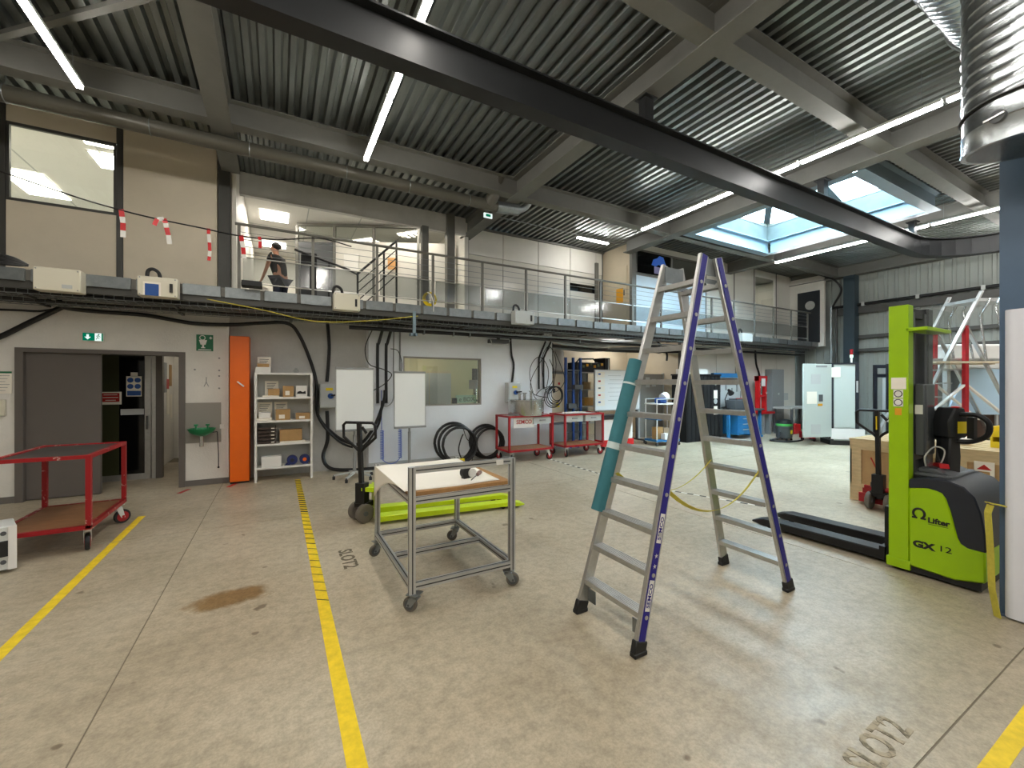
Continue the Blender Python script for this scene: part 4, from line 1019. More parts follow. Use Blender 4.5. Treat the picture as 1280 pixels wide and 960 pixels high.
tlr.rotation_euler = (0, 0, R(65)); tlr.location = Vector((0, .04, 0)) - Matrix.Rotation(R(65), 3, 'Z') @ Vector((0, .03, 0))
# stickers and lettering on the side that faces the room
B().box(-.384, -.38, .195, .295, 1.575, 1.675).build('white_label', 'paper', sk)
for z in (1.535, 1.46):
    o = B().box(-.383, -.38, .215, .28, z - .034, z + .034).build('round_pictogram', 'white', sk)
    B().torus((-.3835, .2475, z), .026, .0035, 'x', 20, 5).build('pictogram_ring', 'black', o)
B().box(-.384, -.38, .225, .27, 1.35, 1.41).build('amber_label', 'amber', sk)
om = []
for k in range(21):
    a = R(-55 + 290 * k / 20); om.append((-.387, .112 - .036 * math.cos(a), .535 + .040 * math.sin(a)))
q_ = B().tube(om, .0085, 6); q_.box(-.389, -.385, .122, .156, .490, .504).box(-.389, -.385, .068, .102, .490, .504); q_.build('omega_emblem', 'black', sk)
text('Lifter', .060, 'black', sk, (-.3868, -.008, .495), SIDE, 'lettering', .0012, 1.0, bold=.0022)
B().box(-.3875, -.3855, -.065, .055, .462, .465).build('underline', 'black', sk)
text('GX', .072, 'black', sk, (-.3868, .085, .275), SIDE, 'lettering', .0012, 1.25, bold=.004)
text('12', .066, 'black', sk, (-.3868, -.045, .283), SIDE, 'lettering', .0012, 1.3)
tag(B().tube(smooth_path([(4.9, 1.43, .91), (4.85, 1.42, 1.0), (4.92, 1.38, 1.08), (5.0, 1.34, 1.05), (5.02, 1.36, .95), (5.05, 1.40, .908)], 6), .006, 6).build('white_rope_loop', 'white'), 'white cord looped over the stacker console in front of the tiller', 'rope')
tag(B().prism([(-.07, 0), (.07, 0), (.06, .03), (-.05, .035)], 'y', -.03, .03).build('red_clip', 'redbright', loc=(5.0, 1.36, .902), rot=(0, 0, .6)), 'red plastic clip on the stacker console', 'clip')

# ================================================================== CRATE
cr = thing('wooden_crate', 'large pale wooden crate with a slatted lid and red arrow label behind the stacker', 'crate', (7.05, 1.75, 0))
cl, cw, ch = 2.2, 1.35, .86      # along y, along x, height
B().box(.02, cw - .02, -cl / 2 + .02, cl / 2 - .02, .12, ch - .03).build('plywood_side', 'crateply', cr)
for z0, z1 in ((.12, .24), (ch - .15, ch - .03)):
    B().box(-.0, .02, -cl / 2, cl / 2, z0, z1).build('batten', 'crate', cr); B().box(.02, cw, cl / 2 - .02, cl / 2, z0, z1).build('batten', 'crate', cr)
for y in (cl / 2 - .13, -cl / 2, -.05): B().box(-.0, .02, y, y + .13, .24, ch - .15).build('batten', 'crate', cr)
B().box(.0, .12, cl / 2 - .02, cl / 2, .24, ch - .15).build('batten', 'crate', cr)
sl_ = None
for k in range(8):
    x = .0 + k * .17
    if sl_ is None: sl_ = B().box(0, .115, -cl / 2 - .01, cl / 2 + .01, ch - .03, ch).build('lid_plank', 'crate', cr, loc=(x, 0, 0))
    else: copy_obj(sl_, cr, (x, 0, 0))
for y in (-1.1, -.05, 1.0): B().box(.0, cw, y, y + .10, 0, .12).build('skid', 'crate', cr)
lb = B().box(-.008, -.002, -.27, -.11, .50, .73).build('arrow_label', 'paper', cr)
B().prism([(-.25, .64), (-.19, .70), (-.13, .64)], 'x', -.011, -.008).build('red_arrow', 'redsign', lb); B().box(-.011, -.008, -.235, -.145, .54, .62).build('red_square', 'card', lb)
B().bar((-.004, .86, .62), (-.004, .80, .48), .004, .03, (1, 0, 0)).build('red_mark', 'redsign', cr)
for k, (x, y, z, lab) in enumerate(((7.65, 1.47, .862, 'yellow stacking tray at the bottom of the pair on the crate'), (7.65, 1.47, .99, 'yellow stacking tray on top of the pair on the crate'))):
    o = thing('yellow_tray', lab, 'tray', (x, y, z))
    B().box(-.2, .2, -.13, .13, 0, .03).box(-.2, .2, -.13, -.11, .03, .12).box(-.2, .2, .11, .13, .03, .12).box(-.2, -.18, -.11, .11, .03, .07).box(.18, .2, -.11, .11, .03, .12).build('tray_body', 'yellowp', o)
tag(B().sphere((0, 0, .05), .12, .09, .06, 12, 7).build('white_bundle', 'white', loc=(7.5, 1.85, .862)), 'crumpled white wrapping lying on the crate lid', 'wrapping')
gb = thing('grey_bag', 'translucent grey plastic bag standing behind the stacker beside the column', 'bag', (5.85, 1.02, 0))
B().lathe([(.0, 0), (.2, .02), (.24, .25), (.22, .5), (.15, .62), (.17, .72), (.0, .74)], 18).build('bag_body', mat('grey_film', '8d8a86', .35, var=.2), gb)
B().sphere((0, 0, .78), .13, .1, .06, 12, 6).build('crumpled_top', mat('pale_film', 'b8d0d8', .3), gb)
ro = thing('red_pallet_hook', 'red painted steel foot standing beside the hanging strap', 'steel foot', (5.9, 1.28, 0))
B().prism([(-.1, 0), (.1, 0), (.04, .30), (-.04, .30)], 'x', -.04, .04).build('foot_body', 'red', ro)

# ================================================================== ORANGE CABINET, BASIN, SHELF
oc = thing('orange_cabinet', 'tall narrow orange cabinet with a slanted white handle beside the shelf', 'cabinet', (-.54, 8.22, 0))
B().box(-.135, .135, -.08, .30, .03, 2.40).build('body', 'orange', oc, bevel=.004)
B().box(-.133, .133, -.095, -.08, .035, 2.395).build('door', 'orange', oc, bevel=.003)
B().box(-.13, .13, -.06, .28, 0, .03).build('plinth', 'black', oc)
B().bar((-.03, -.106, 1.66), (.06, -.106, 1.58), .02, .04, (0, 1, 0)).build('handle', 'white', oc)
bs = thing('eye_wash_basin', 'green eye wash basin with chrome drain on a grey panel left of the orange cabinet', 'basin', (-1.04, 8.29, 0))
B().box(-.235, .235, -.005, .005, .68, 1.32).build('splash_panel', 'greypanel', bs)
prof_b = [(.02, .0), (.06, .01), (.15, .06), (.18, .11), (.185, .125), (.17, .125), (.14, .075), (.02, .03)]
o = B().lathe(prof_b, 24).build('bowl', 'basin', bs, loc=(0, -.17, .80)); o.scale = (1, .85, 1)
B().box(-.05, .05, -.06, -.005, .80, .90).build('bracket', 'basin', bs)
B().cyl((0, -.17, .64), (0, -.17, .80), .028, 14).build('drain', 'steel', bs)
for x in (-.075, .075): B().cyl((x, -.15, .90), (x, -.15, .975), .012, 10).cyl((x, -.15, .965), (x, -.15, .99), .028, 12).build('spray_head', 'basin', bs)
B().tube([(.12, -.14, .85), (.2, -.14, .86)], .006, 6).tube([(.2, -.14, .86), (.215, -.14, .5), (.215, -.14, .29)], .007, 6).sphere((.215, -.14, .29), .016).build('push_lever', 'blackmetal', bs)
tag(B().box(-.03, .03, -.02, 0, -.035, .035).build('socket_box', 'white', loc=(-.79, 8.295, .93)), 'small white socket box beside the eye wash basin', 'socket')
hk = thing('wall_fittings', 'small bolts and hook left in the wall above the green basin', 'wall hooks', (-1.0, 8.3, 1.6))
for x, z in ((-.15, .25), (.17, .24), (.17, .15), (.17, -.05), (.17, .44)): B().cyl((x, -.02, z), (x, 0, z), .014, 8).build('bolt', 'grey', hk)
B().tube([(0, -.012, .13), (0, -.014, .05), (-.03, -.012, -.02)], .005, 6).tube([(0, -.014, .05), (.03, -.012, -.02)], .005, 6).build('hook', 'grey', hk)
s1 = thing('exit_sign', 'lit green and white exit sign above the dark sliding door', 'exit sign', (-2.33, 8.27, 2.30))
B().box(-.115, .115, -.02, .025, -.062, .062).build('housing', 'white', s1)
B().box(-.108, .02, -.023, -.02, -.055, .055).build('green_field', 'exitgreen', s1); B().box(.02, .092, -.023, -.02, -.055, .055).build('white_field', 'exitlit', s1); B().box(.092, .108, -.023, -.02, -.055, .055).build('green_edge', 'exitgreen', s1)
B().prism([(-.055, -.04), (-.09, 0), (-.068, 0), (-.068, .035), (-.042, .035), (-.042, 0), (-.02, 0)], 'y', -.026, -.023).build('white_arrow', 'exitlit', s1)
q_ = B().cyl((.062, -.026, .035), (.062, -.023, .035), .009, 10)
for p, q in (((.06, .025), (.05, -.005)), ((.06, .02), (.035, .012)), ((.06, .02), (.08, .0)), ((.05, -.005), (.07, -.025)), ((.05, -.005), (.035, -.035))): q_.bar((p[0], -.0245, p[1]), (q[0], -.0245, q[1]), .006, .003, (0, 1, 0))
q_.build('running_figure', 'exitgreen', s1)
s2 = thing('eye_wash_sign', 'square green eye wash sign with white symbols above the basin', 'sign', (-1.02, 8.29, 2.28))
B().box(-.11, .11, -.004, .008, -.13, .13).build('plate', 'green', s2)
q_ = B().torus((-.03, -.006, .08), .035, .006, 'y', 18, 5)
q_.prism([(-.075, .045), (.03, .045), (.01, -.03), (-.055, -.03)], 'y', -.007, -.004).box(-.035, -.01, -.007, -.004, -.075, -.03).box(-.05, .005, -.007, -.004, -.085, -.07)
q_.box(.058, .098, -.007, -.004, .075, .087).box(.072, .084, -.007, -.004, .06, .102).box(-.085, .085, -.007, -.004, -.118, -.105); q_.build('white_symbol', 'white', s2)
nb = thing('paper_notice', 'paper notice with a green top bar at the left edge of the photo', 'notice', (-3.25, 8.29, 1.64))
B().box(-.10, .10, -.003, .005, -.15, .15).build('sheet', 'paper', nb); B().box(-.10, .10, -.006, -.003, .125, .15).build('green_bar', 'green', nb)
for k in range(6): B().box(-.08, .08 - .02 * (k % 3), -.005, -.003, .09 - .04 * k, .096 - .04 * k).build('print_line', 'grey', nb)
tag(B().box(-.09, .05, -.05, 0, -.11, .11).build('dispenser_box', 'cream', loc=(-3.25, 8.295, 1.30), bevel=.008), 'cream dispenser box on the wall below the paper notice', 'dispenser')

sh = thing('shelf_unit', 'white open shelf unit with five shelves standing next to the orange cabinet', 'shelf', (.10, 8.22, 0))
SW, SD, SH = .865, .34, 1.81
for x in (-SW / 2, SW / 2 - .035): B().box(x, x + .035, -SD / 2, SD / 2, 0, SH).build('side_panel', 'white', sh)
SZ = [.235, .625, 1.01, 1.40, SH]
for z in SZ: B().box(-SW / 2 + .035, SW / 2 - .035, -SD / 2 + .005, SD / 2 - .02, z - .032, z).build('shelf_board', 'white', sh)
B().box(-SW / 2 + .035, SW / 2 - .035, SD / 2 - .02, SD / 2 - .012, .2, SH - .03).build('back_panel', 'greylight', sh)
def item(name, x, y, z, sx, sy, sz, m, lab, cat='box', rz=0, lid=None, label_m=None):
    o = thing(name, lab, cat, (.10 + x, 8.22 + y, z + .001), rz)
    B().box(-sx / 2, sx / 2, -sy / 2, sy / 2, 0, sz).build('carton' if cat == 'box' else 'body', m, o, bevel=.002)
    if lid: B().box(-sx / 2 - .003, sx / 2 + .003, -sy / 2 - .003, sy / 2 + .003, sz, sz + .012).build('lid_flap', lid, o)
    if label_m: B().box(-sx * .28, sx * .12, -sy / 2 - .002, -sy / 2, sz * .15, sz * .55).build('printed_label', label_m, o)
    return o
z = SZ[4]
def sheet(x, y, z, w_, h_, lab):
    o = thing('leaning_sheet', lab, 'paper sheet', (.10 + x, 8.22 + y, z + .001))
    B().box(-w_ / 2, w_ / 2, -.003, .003, 0, h_).build('sheet', 'paper', o, rot=(R(-4), 0, 0))
    for k in range(4): B().box(-w_ * .35, w_ * (.35 - .08 * k), -.005, -.003, h_ * (.85 - .1 * k) - .005, h_ * (.85 - .1 * k) + .004).build('print_line', 'greydark', o, rot=(R(-4), 0, 0))
item('open_white_box', -.31, -.04, z, .22, .2, .09, 'white', 'open white box on top of the shelf unit')
item('flat_carton', -.31, -.04, z + .092, .17, .12, .055, 'card', 'brown carton sitting on the white box on top of the shelf unit')
sheet(-.30, .09, z, .2, .27, 'printed sheet leaning on the wall on top of the shelf unit')
o = thing('glass_jar', 'small clear glass jar on the top right of the shelf unit', 'jar', (.28, 8.17, z + .001)); B().lathe([(.0, 0), (.038, 0), (.04, .01), (.04, .05), (.02, .07), (.02, .085), (.0, .085)], 16).build('jar_body', 'clear', o)
z = SZ[3]
sheet(-.19, .10, z, .2, .27, 'printed sheet leaning at the back of the second shelf from the top')
item('paper_stack', -.20, -.04, z, .24, .2, .025, 'paper', 'stack of papers lying under the carton on the second shelf', 'papers')
item('brown_carton', -.155, -.05, z + .027, .17, .14, .10, 'card', 'open brown carton on papers on the second shelf from the top', lid='card')
item('brown_carton', .06, -.04, z, .165, .16, .185, 'card', 'square brown carton in the middle of the second shelf from the top', label_m='paper')
o = item('white_printed_box', .26, -.04, z, .175, .15, .19, 'white', 'white box with a dark pictogram on the second shelf from the top')
B().prism([(-.07, .05), (.07, .05), (.06, .1), (.02, .08), (-.02, .1), (-.06, .085)], 'y', -.08, -.076).build('dark_print', 'black', o)
z = SZ[2]
sheet(-.29, .10, z, .22, .3, 'printed sheet leaning at left of the middle shelf'); sheet(-.05, .10, z, .2, .3, 'printed sheet leaning behind the brown box of the middle shelf')
item('paper_stack', -.30, -.04, z, .24, .2, .04, 'paper', 'paper stack at the left of the middle shelf', 'papers')
item('white_box', -.29, -.03, z + .042, .17, .15, .09, 'white', 'white box on papers at the left of the middle shelf')
item('brown_carton', -.02, -.05, z, .215, .18, .165, 'card', 'brown carton with a white label on the middle shelf', label_m='paper', lid='card')
item('brown_carton', .285, -.03, z, .22, .2, .105, 'card', 'low brown carton at the right of the middle shelf', label_m='paper')
z = SZ[1]
tr = thing('drawer_trays', 'stack of dark brown desk trays on the second shelf from the floor', 'tray', (-.155, 8.19, z + .001))
for k in range(5):
    B().box(-.13, .13, -.13, .14, .058 * k, .058 * k + .008).box(-.13, -.122, -.13, .14, .058 * k + .008, .058 * k + .052).box(.122, .13, -.13, .14, .058 * k + .008, .058 * k + .052).box(-.122, .122, -.135, -.128, .058 * k + .008, .058 * k + .04).build('desk_tray', mat('brown_tray', '3a2c26', .5) if k == 0 else bpy.data.materials['brown_tray'], tr)
    B().box(.06, .11, -.139, -.135, .058 * k + .018, .058 * k + .034).build('tray_label', 'paper', tr)
item('papers', .12, -.06, z, .40, .18, .02, 'paper', 'loose papers lying on the second shelf from the floor', 'papers', .1)
item('brown_carton', .10, .0, z + .022, .34, .2, .19, 'card', 'wide brown carton on loose papers on the second shelf from the floor')
z = SZ[0]
item('white_box', -.19, -.05, z, .29, .17, .17, 'white', 'long white box on the lowest shelf')
o = C.objects[-1]
for k, (x, lab, hub) in enumerate(((.12, 'dark blue tape reel with its end pulled out on the lowest shelf', 'navy'), (.31, 'dark blue tape reel with an orange core on the lowest shelf', 'orange'))):
    o = thing('cable_reel', lab, 'reel', (.10 + x, 8.15, z + .001))
    B().m(0).lathe([(.03, -.05), (.078, -.05), (.082, -.03), (.082, .03), (.078, .05), (.03, .05)], 22, (0, 0, .082), 'y').m(1).cyl((0, -.054, .082), (0, .054, .082), .032, 16).build('reel_body', [mat('reel_blue', '1d2a63', .5) if k == 0 else bpy.data.materials['reel_blue'], hub], o)
    B().prism([(-.12, .0), (-.03, .0), (-.03, .07)] if k == 0 else [(-.03, 0), (.06, 0), (.05, .02), (-.02, .02)], 'y', -.04, .04).build('reel_foot', bpy.data.materials['reel_blue'], o)

# ================================================================== FLIP CHARTS
def flip(label, x, y, wd, zb, zt, rz=0):
    t = thing('flip_chart', label, 'whiteboard', (x, y, 0), rz)
    h = zt - zb
    B().box(-wd / 2, wd / 2, -.01, .01, zb + .03, zt - .03).build('board', 'whiteboard', t)
    B().box(-wd / 2 - .006, wd / 2 + .006, -.02, .014, zt - .035, zt).build('clamp_bar', 'grey', t)
    B().box(-wd / 2 - .006, wd / 2 + .006, -.055, .014, zb, zb + .035).build('pen_tray', 'grey', t)
    for s in (-1, 1): B().box(s * wd / 2 - .006, s * wd / 2 + .006, -.013, .012, zb + .035, zt - .035).build('edge_strip', 'greylight', t)
    B().cyl((0, .04, .12), (0, .04, .75), .028, 14).cyl((0, .04, .75), (0, .04, zb + .5), .02, 14).box(-.06, .06, .01, .03, zb + .3, zb + .55).build('pole', 'grey', t)
    q_ = B()
    for k in range(5):
        a = 2 * PI * k / 5 + .4; e_ = (.33 * math.cos(a), .04 + .33 * math.sin(a)); q_.bar((0, .04, .12), (e_[0], e_[1], .075), .04, .025)
    q_.build('star_base', 'greylight', t)
    for k in range(5):
        a = 2 * PI * k / 5 + .4; e_ = (.33 * math.cos(a), .04 + .33 * math.sin(a))
        B().cyl((e_[0] - .02, e_[1], .03), (e_[0] + .02, e_[1], .03), .03, 14).cyl((e_[0], e_[1], .05), (e_[0], e_[1], .08), .012, 8).build('castor', 'black', t)
flip('tall flip chart whiteboard behind the pallet truck handle', 1.15, 7.55, .60, .82, 1.90)
flip('flip chart whiteboard in front of the wall window', 2.11, 7.60, .56, .82, 1.85)

# ================================================================== CABLES AND HOSES ON THE WALL
cable('wall_cable', [(-3.6, 8.24, 2.02), (-3.23, 8.24, 2.26), (-2.97, 8.24, 2.46), (-2.65, 8.24, 2.70)], .035, 'thick black cable rising to the gallery at the far left')
cable('wall_cable', [(-3.6, 8.24, 2.60), (-3.1, 8.24, 2.62), (-2.85, 8.24, 2.63), (-2.65, 8.24, 2.72), (-2.75, 8.24, 2.86)], .014, 'thin black cable looping under the gallery at the far left')
cable('wall_cable', [(-2.68, 8.245, 2.80), (-2.62, 8.245, 2.70), (-2.28, 8.245, 2.67), (-1.75, 8.245, 2.66), (-1.17, 8.245, 2.58), (-.65, 8.22, 2.59), (-.2, 8.30, 2.66), (.16, 8.34, 2.68), (.34, 8.42, 2.49), (.52, 8.46, 2.04), (.62, 8.46, 1.62), (.645, 8.46, 1.05), (.92, 8.46, .68), (1.2, 8.44, .50), (1.40, 8.30, .52), (1.62, 8.22, .86), (1.78, 8.22, 1.31), (1.80, 8.23, 1.5)], .03, 'long thick black cable draped along the wall over the door and past the shelf')
cable('wall_cable', [(.66, 8.42, 1.5), (.66, 8.40, 1.0), (.93, 8.40, .62), (1.2, 8.38, .44), (1.42, 8.22, .47), (1.68, 8.2, .86), (1.74, 8.21, 1.3)], .02, 'second black cable sagging behind the left flip chart')
cable('wall_cable', [(.80, 8.49, 2.85), (.84, 8.49, 2.3), (.80, 8.49, 1.66)], .03, 'black cable dropping from the gallery to the grey switch box')
cable('floor_hose', [(.80, 8.47, 1.12), (.81, 8.46, .6), (.73, 8.44, .28), (.85, 8.36, .07), (1.2, 8.22, .035), (1.65, 8.16, .035), (2.4, 8.16, .035), (3.0, 8.15, .035)], .032, 'black hose leaving the switch box and lying along the foot of the wall', 'hose')
for x, r_, lab in ((1.67, .028, 'left of two black pipes between the flip charts'), (1.83, .028, 'right of two black pipes between the flip charts')):
    cable('wall_pipe', [(x + .08, 8.2, 2.66), (x + .02, 8.26, 2.40), (x, 8.26, 2.3), (x, 8.26, 1.25)], r_, lab, 'pipe')
cable('wall_conduit', [(1.98, 8.27, 2.66), (1.97, 8.27, 1.9), (1.97, 8.27, 1.35), (1.85, 8.24, 1.2), (1.72, 8.24, 1.22)], .012, 'grey wire hanging right of the two black pipes', mt='grey')
cable('wall_conduit', [(2.10, 8.28, 2.66), (2.10, 8.28, 1.4)], .016, 'straight grey conduit behind the right flip chart', 'conduit', 'grey')
cable('looped_wire', [(1.56, 8.2, 2.64), (1.43, 8.2, 2.3), (1.50, 8.2, 2.0), (1.75, 8.16, 1.90), (1.92, 8.2, 1.8), (1.78, 8.18, 1.62), (1.58, 8.2, 1.5)], .009, 'thin looped black wire hanging across the black pipes', 'wire')
cable('looped_wire', [(1.9, 8.2, 2.3), (2.05, 8.2, 2.25), (2.12, 8.2, 1.95), (2.02, 8.2, 1.7)], .007, 'thin wire arching to the right of the black pipes', 'wire')
for x, lab in ((1.74, 'left blue coiled air hose hanging near the floor'), (2.08, 'right blue coiled air hose hanging near the floor')):
    pts = []
    for k in range(140):
        a = k * .9; pts.append((x + .032 * math.cos(a), 8.2 + .032 * math.sin(a), .18 + .0040 * k))
    o = B().tube(pts, .006, 6).tube([(x, 8.24, .74), (x, 8.26, 1.5)], .006, 6)
    tag(o.build('coiled_air_hose', mat('air_hose_blue', '3a62c8', .4) if x < 2 else bpy.data.materials['air_hose_blue']), lab, 'hose')
cable('air_hose', [(1.74, 8.2, .18), (1.85, 8.19, .10), (1.98, 8.19, .10), (2.08, 8.2, .18)], .006, 'blue hose bend joining the two coiled air hoses', 'hose', bpy.data.materials['air_hose_blue'])
cable('wall_cable', [(4.57, 8.27, 2.75), (4.60, 8.27, 2.3), (4.66, 8.27, 2.05), (4.62, 8.27, 1.66)], .024, 'black cable dropping to the grey switch box above the steel tank')
for x, dx, lab in ((5.33, .16, 'left black pipe at the right end of the white wall'), (5.46, .18, 'right black pipe at the right end of the white wall')):
    cable('wall_pipe', [(x + dx, 8.22, 2.62), (x + .02, 8.25, 2.28), (x, 8.26, 2.15), (x, 8.26, 1.5)], .022, lab, 'pipe')
for k, (x, z, w_, h_) in enumerate(((5.3, 1.75, .28, .5), (5.55, 1.95, .22, .55))):
    pts = [(x + w_ * math.cos(a) * (.9 + .1 * math.sin(3 * a)), 8.2 - .03 * k, z + h_ * math.sin(a)) for a in [2 * PI * i / 24 for i in range(24)]]
    tag(B().tube(pts, .008, 6, True).build('looped_wire', 'cable'), ('left', 'right')[k] + ' tall loop of black wire at the right end of the white wall', 'wire')
for k, (pts, lab) in enumerate((([(5.62, 8.22, 2.5), (5.3, 8.18, 2.1), (5.05, 8.16, 1.7), (5.1, 8.14, 1.4), (5.5, 8.14, 1.3)], 'black wire swooping left over the steel tank'),
    ([(5.6, 8.22, 2.2), (5.68, 8.14, 1.9), (5.55, 8.1, 1.6), (5.3, 8.1, 1.5), (5.15, 8.12, 1.36)], 'black wire curling above the wire coil'),
    ([(5.7, 8.24, 2.6), (5.7, 8.22, 2.0), (5.69, 8.2, 1.4)], 'straight thin wire at the corner of the white wall'),
    ([(5.74, 8.2, 2.4), (6.1, 8.3, 1.75), (5.95, 8.4, 1.45), (5.72, 8.25, 1.5)], 'thin wire sagging in front of the electrical cabinet'))):
    cable('looped_wire', pts, .008, lab, 'wire')
q_ = B()
for k in range(6): q_.torus((5.62 + .02 * (k % 3), 8.1 - .02 * k, 1.32 + .015 * k), .25 - .018 * k, .010, 'y', 28, 6)
q_.cyl((5.64, 8.0, 1.55), (5.64, 8.31, 1.55), .012, 8)
tag(q_.build('wire_coil', 'cable'), 'coil of thin black wires hanging right of the steel tank', 'wire')
def switchbox(x, y, z, lab, knob='signblue'):
    o = thing('switch_box', lab, 'switch box', (x, y, z))
    B().box(-.16, .16, -.16, 0, -.22, .22).build('box_body', 'greylight', o, bevel=.006); B().box(-.145, .145, -.175, -.16, -.205, .205).build('cover', 'greylight', o, bevel=.004)
    k_ = B().cyl((.02, -.20, .0), (.02, -.175, .0), .05, 18).build('rotary_switch', knob, o); B().bar((.02, -.215, .01), (.15, -.215, .02), .03, .025).build('switch_lever', 'blackmetal', k_)
    B().box(-.06, .06, -.178, -.175, .10, .15).build('yellow_label', 'yellowp', o)
switchbox(.83, 8.54, 1.40, 'grey switch box with a blue rotary handle left of the flip charts')
switchbox(4.60, 8.29, 1.43, 'grey switch box with a blue rotary handle above the steel tank')
# coiled hoses on the floor
def hose_coil(label, x, y, Rr, r, n_, lean, gap=.08):
    o = thing('hose_coil', label, 'hose', (x, y, 0))
    q_ = B(); rnd = random.Random(n_)
    for k in range(n_):
        RR = Rr * (1 - .06 * rnd.random() * k); cz = RR + r
        pts = []
        for i in range(32):
            a = 2 * PI * i / 32; px = RR * math.cos(a) * (1 + .03 * rnd.random()); pz = cz + RR * .97 * math.sin(a)
            pts.append((px + .035 * (k % 3) - .04, -gap * k + lean * pz + .05, max(pz, r)))
        q_.tube(pts, r, 8, True)
    q_.build('hose_loops', 'cable', o)
    return o
h1 = hose_coil('left coil of thick black hose leaning on the white wall', 3.20, 8.0, .40, .028, 3, .14)
h2 = hose_coil('right coil of thick black hose behind the tank trolley', 3.97, 8.16, .36, .026, 3, .03, .05)
B().box(-.06, .06, -.03, .03, .04, .12).build('yellow_plug', 'yellowp', h1, loc=(.03, -.12, 0), label='yellow plug on the hose')
B().tube(smooth_path([(.03, -.12, .12), (-.02, -.1, .3), (.05, -.05, .5), (.1, -.05, .6)], 5), .014, 8).build('hose_tail', 'cable', h1)
cable('thin_lead', [(3.3, 7.95, .72), (3.38, 7.95, .5), (3.52, 7.95, .35), (3.48, 7.92, .02)], .008, 'thin black lead hanging inside the left hose coil', 'wire')
wt = thing('window_sign', 'pale green glass sign with dark letters on the window sill', 'sign', (3.58, 8.47, 1.21))
B().box(-.24, .24, -.004, .004, 0, .17).build('sheet', mat('pale_green_sheet', '9db8a4', .4), wt); text('e BOX', .13, 'greydark', wt, (.02, -.006, .075), FRONT, 'lettering', .0006, 1.0)
tag(B().box(3.26, 3.36, 8.44, 8.5, 1.201, 1.32).build('small_black_box', 'black'), 'small black box on the window sill beside the green sign', 'box')

# ================================================================== CABLE TRAYS AND BOXES ALONG THE GALLERY
def tray(label, y0, y1, z, x0, x1):
    o = thing('cable_tray', label, 'cable tray', (0, 0, 0))
    q_ = B()
    for y in (y0, y1): q_.cyl((x0, y, z + .06), (x1, y, z + .06), .005, 6).cyl((x0, y, z), (x1, y, z), .005, 6)
    q_.cyl((x0, (y0 + y1) / 2, z), (x1, (y0 + y1) / 2, z), .004, 6); q_.build('side_wire', 'galv', o)
    q_ = B(); x = x0
    while x < x1:
        q_.cyl((x, y0, z), (x, y1, z), .003, 4, caps=False).cyl((x, y0, z), (x, y0, z + .06), .003, 4, caps=False); x += .1
    r_ = q_.build('cross_wires', 'galv', o); r_['kind'] = 'stuff'
    x = x0 + .3
    while x < x1:
        B().box(x - .02, x + .02, y0 - .01, y1 + .02, z - .02, z - .005).box(x - .02, x + .02, y1 + .0, y1 + .02, z - .02, 2.90).build('bracket', 'darkpost', o); x += 1.48
    return o
tray('wire mesh cable tray under the front edge of the gallery', 7.46, 7.78, 2.74, -7.5, 15.9)
tray('wire mesh cable tray against the wall under the gallery', 7.90, 8.18, 2.70, -7.5, 5.6)
rnd = random.Random(3)
for k in range(11):
    y = 7.50 + .025 * k; z = 2.762 + .04 * (k % 2); pts = []; x = -7.4
    while x < 15.8: pts.append((x, y + rnd.uniform(-.007, .007), z + rnd.uniform(-.004, .004))); x += .55
    cable('tray_cable', pts, (.012, .016, .009)[k % 3], 'cable lying in the front tray under the gallery', 'cable', ('cable', 'cable', 'greydark', 'cable')[k % 4], 'cables in the front gallery tray', 3, 6)
for k in range(6):
    y = 7.935 + .045 * k; pts = []; x = -7.4
    while x < 5.5: pts.append((x, y + rnd.uniform(-.003, .003), 2.725 + rnd.uniform(0, .02))); x += .55
    cable('tray_cable', pts, (.014, .018)[k % 2], 'black cable lying in the rear tray under the gallery', 'cable', 'cable', 'cables in the rear gallery tray', 3, 6)
cable('black_pipe', [(1.1, 7.86, 2.62), (15.8, 7.86, 2.62)], .034, 'long black pipe running under the gallery', 'pipe', sub=1, n=10)
cable('steel_pipe', [(2.2, 7.62, 2.64), (15.8, 7.62, 2.66)], .014, 'thin grey steel pipe running under the gallery', 'pipe', 'galv', sub=1)
cable('yellow_rope', [(-1.0, 7.44, 2.86), (-.2, 7.38, 2.74), (.5, 7.36, 2.62), (1.3, 7.36, 2.68), (2.2, 7.40, 2.84)], .007, 'pale yellow cord sagging under the gallery edge above the shelf', 'cord', 'strap')
for k, x in enumerate((2.45, 3.05, 3.4, 6.2, 8.9)):
    tag(B().box(x - .012, x + .012, 7.82, 7.90, 2.57, 2.69).build('pipe_clip', 'galv'), '%s bright clip from the left on the black pipe under the gallery' % ORD[k], 'clip')
bh = thing('strut_bracket', 'pale blue steel strut hanging from the gallery above the right flip chart', 'strut', (2.13, 7.40, 2.48)); B().box(-.025, .025, -.02, .02, 0, .44).box(-.06, .06, -.02, .12, 0, .05).build('strut', 'trimmer', bh)
el = thing('bulkhead_light', 'grey caged fitting under the gallery above the wall window', 'light fitting', (4.18, 8.1, 2.50))
B().box(-.22, .22, -.08, .08, .0, .08).box(-.03, .03, -.02, .02, .08, .40).build('housing', 'greydark', el); B().tube([(-.24, -.1, .08), (-.2, -.1, -.03), (.2, -.1, -.03), (.24, -.1, .08)], .008, 6).build('guard_wire', 'greylight', el)
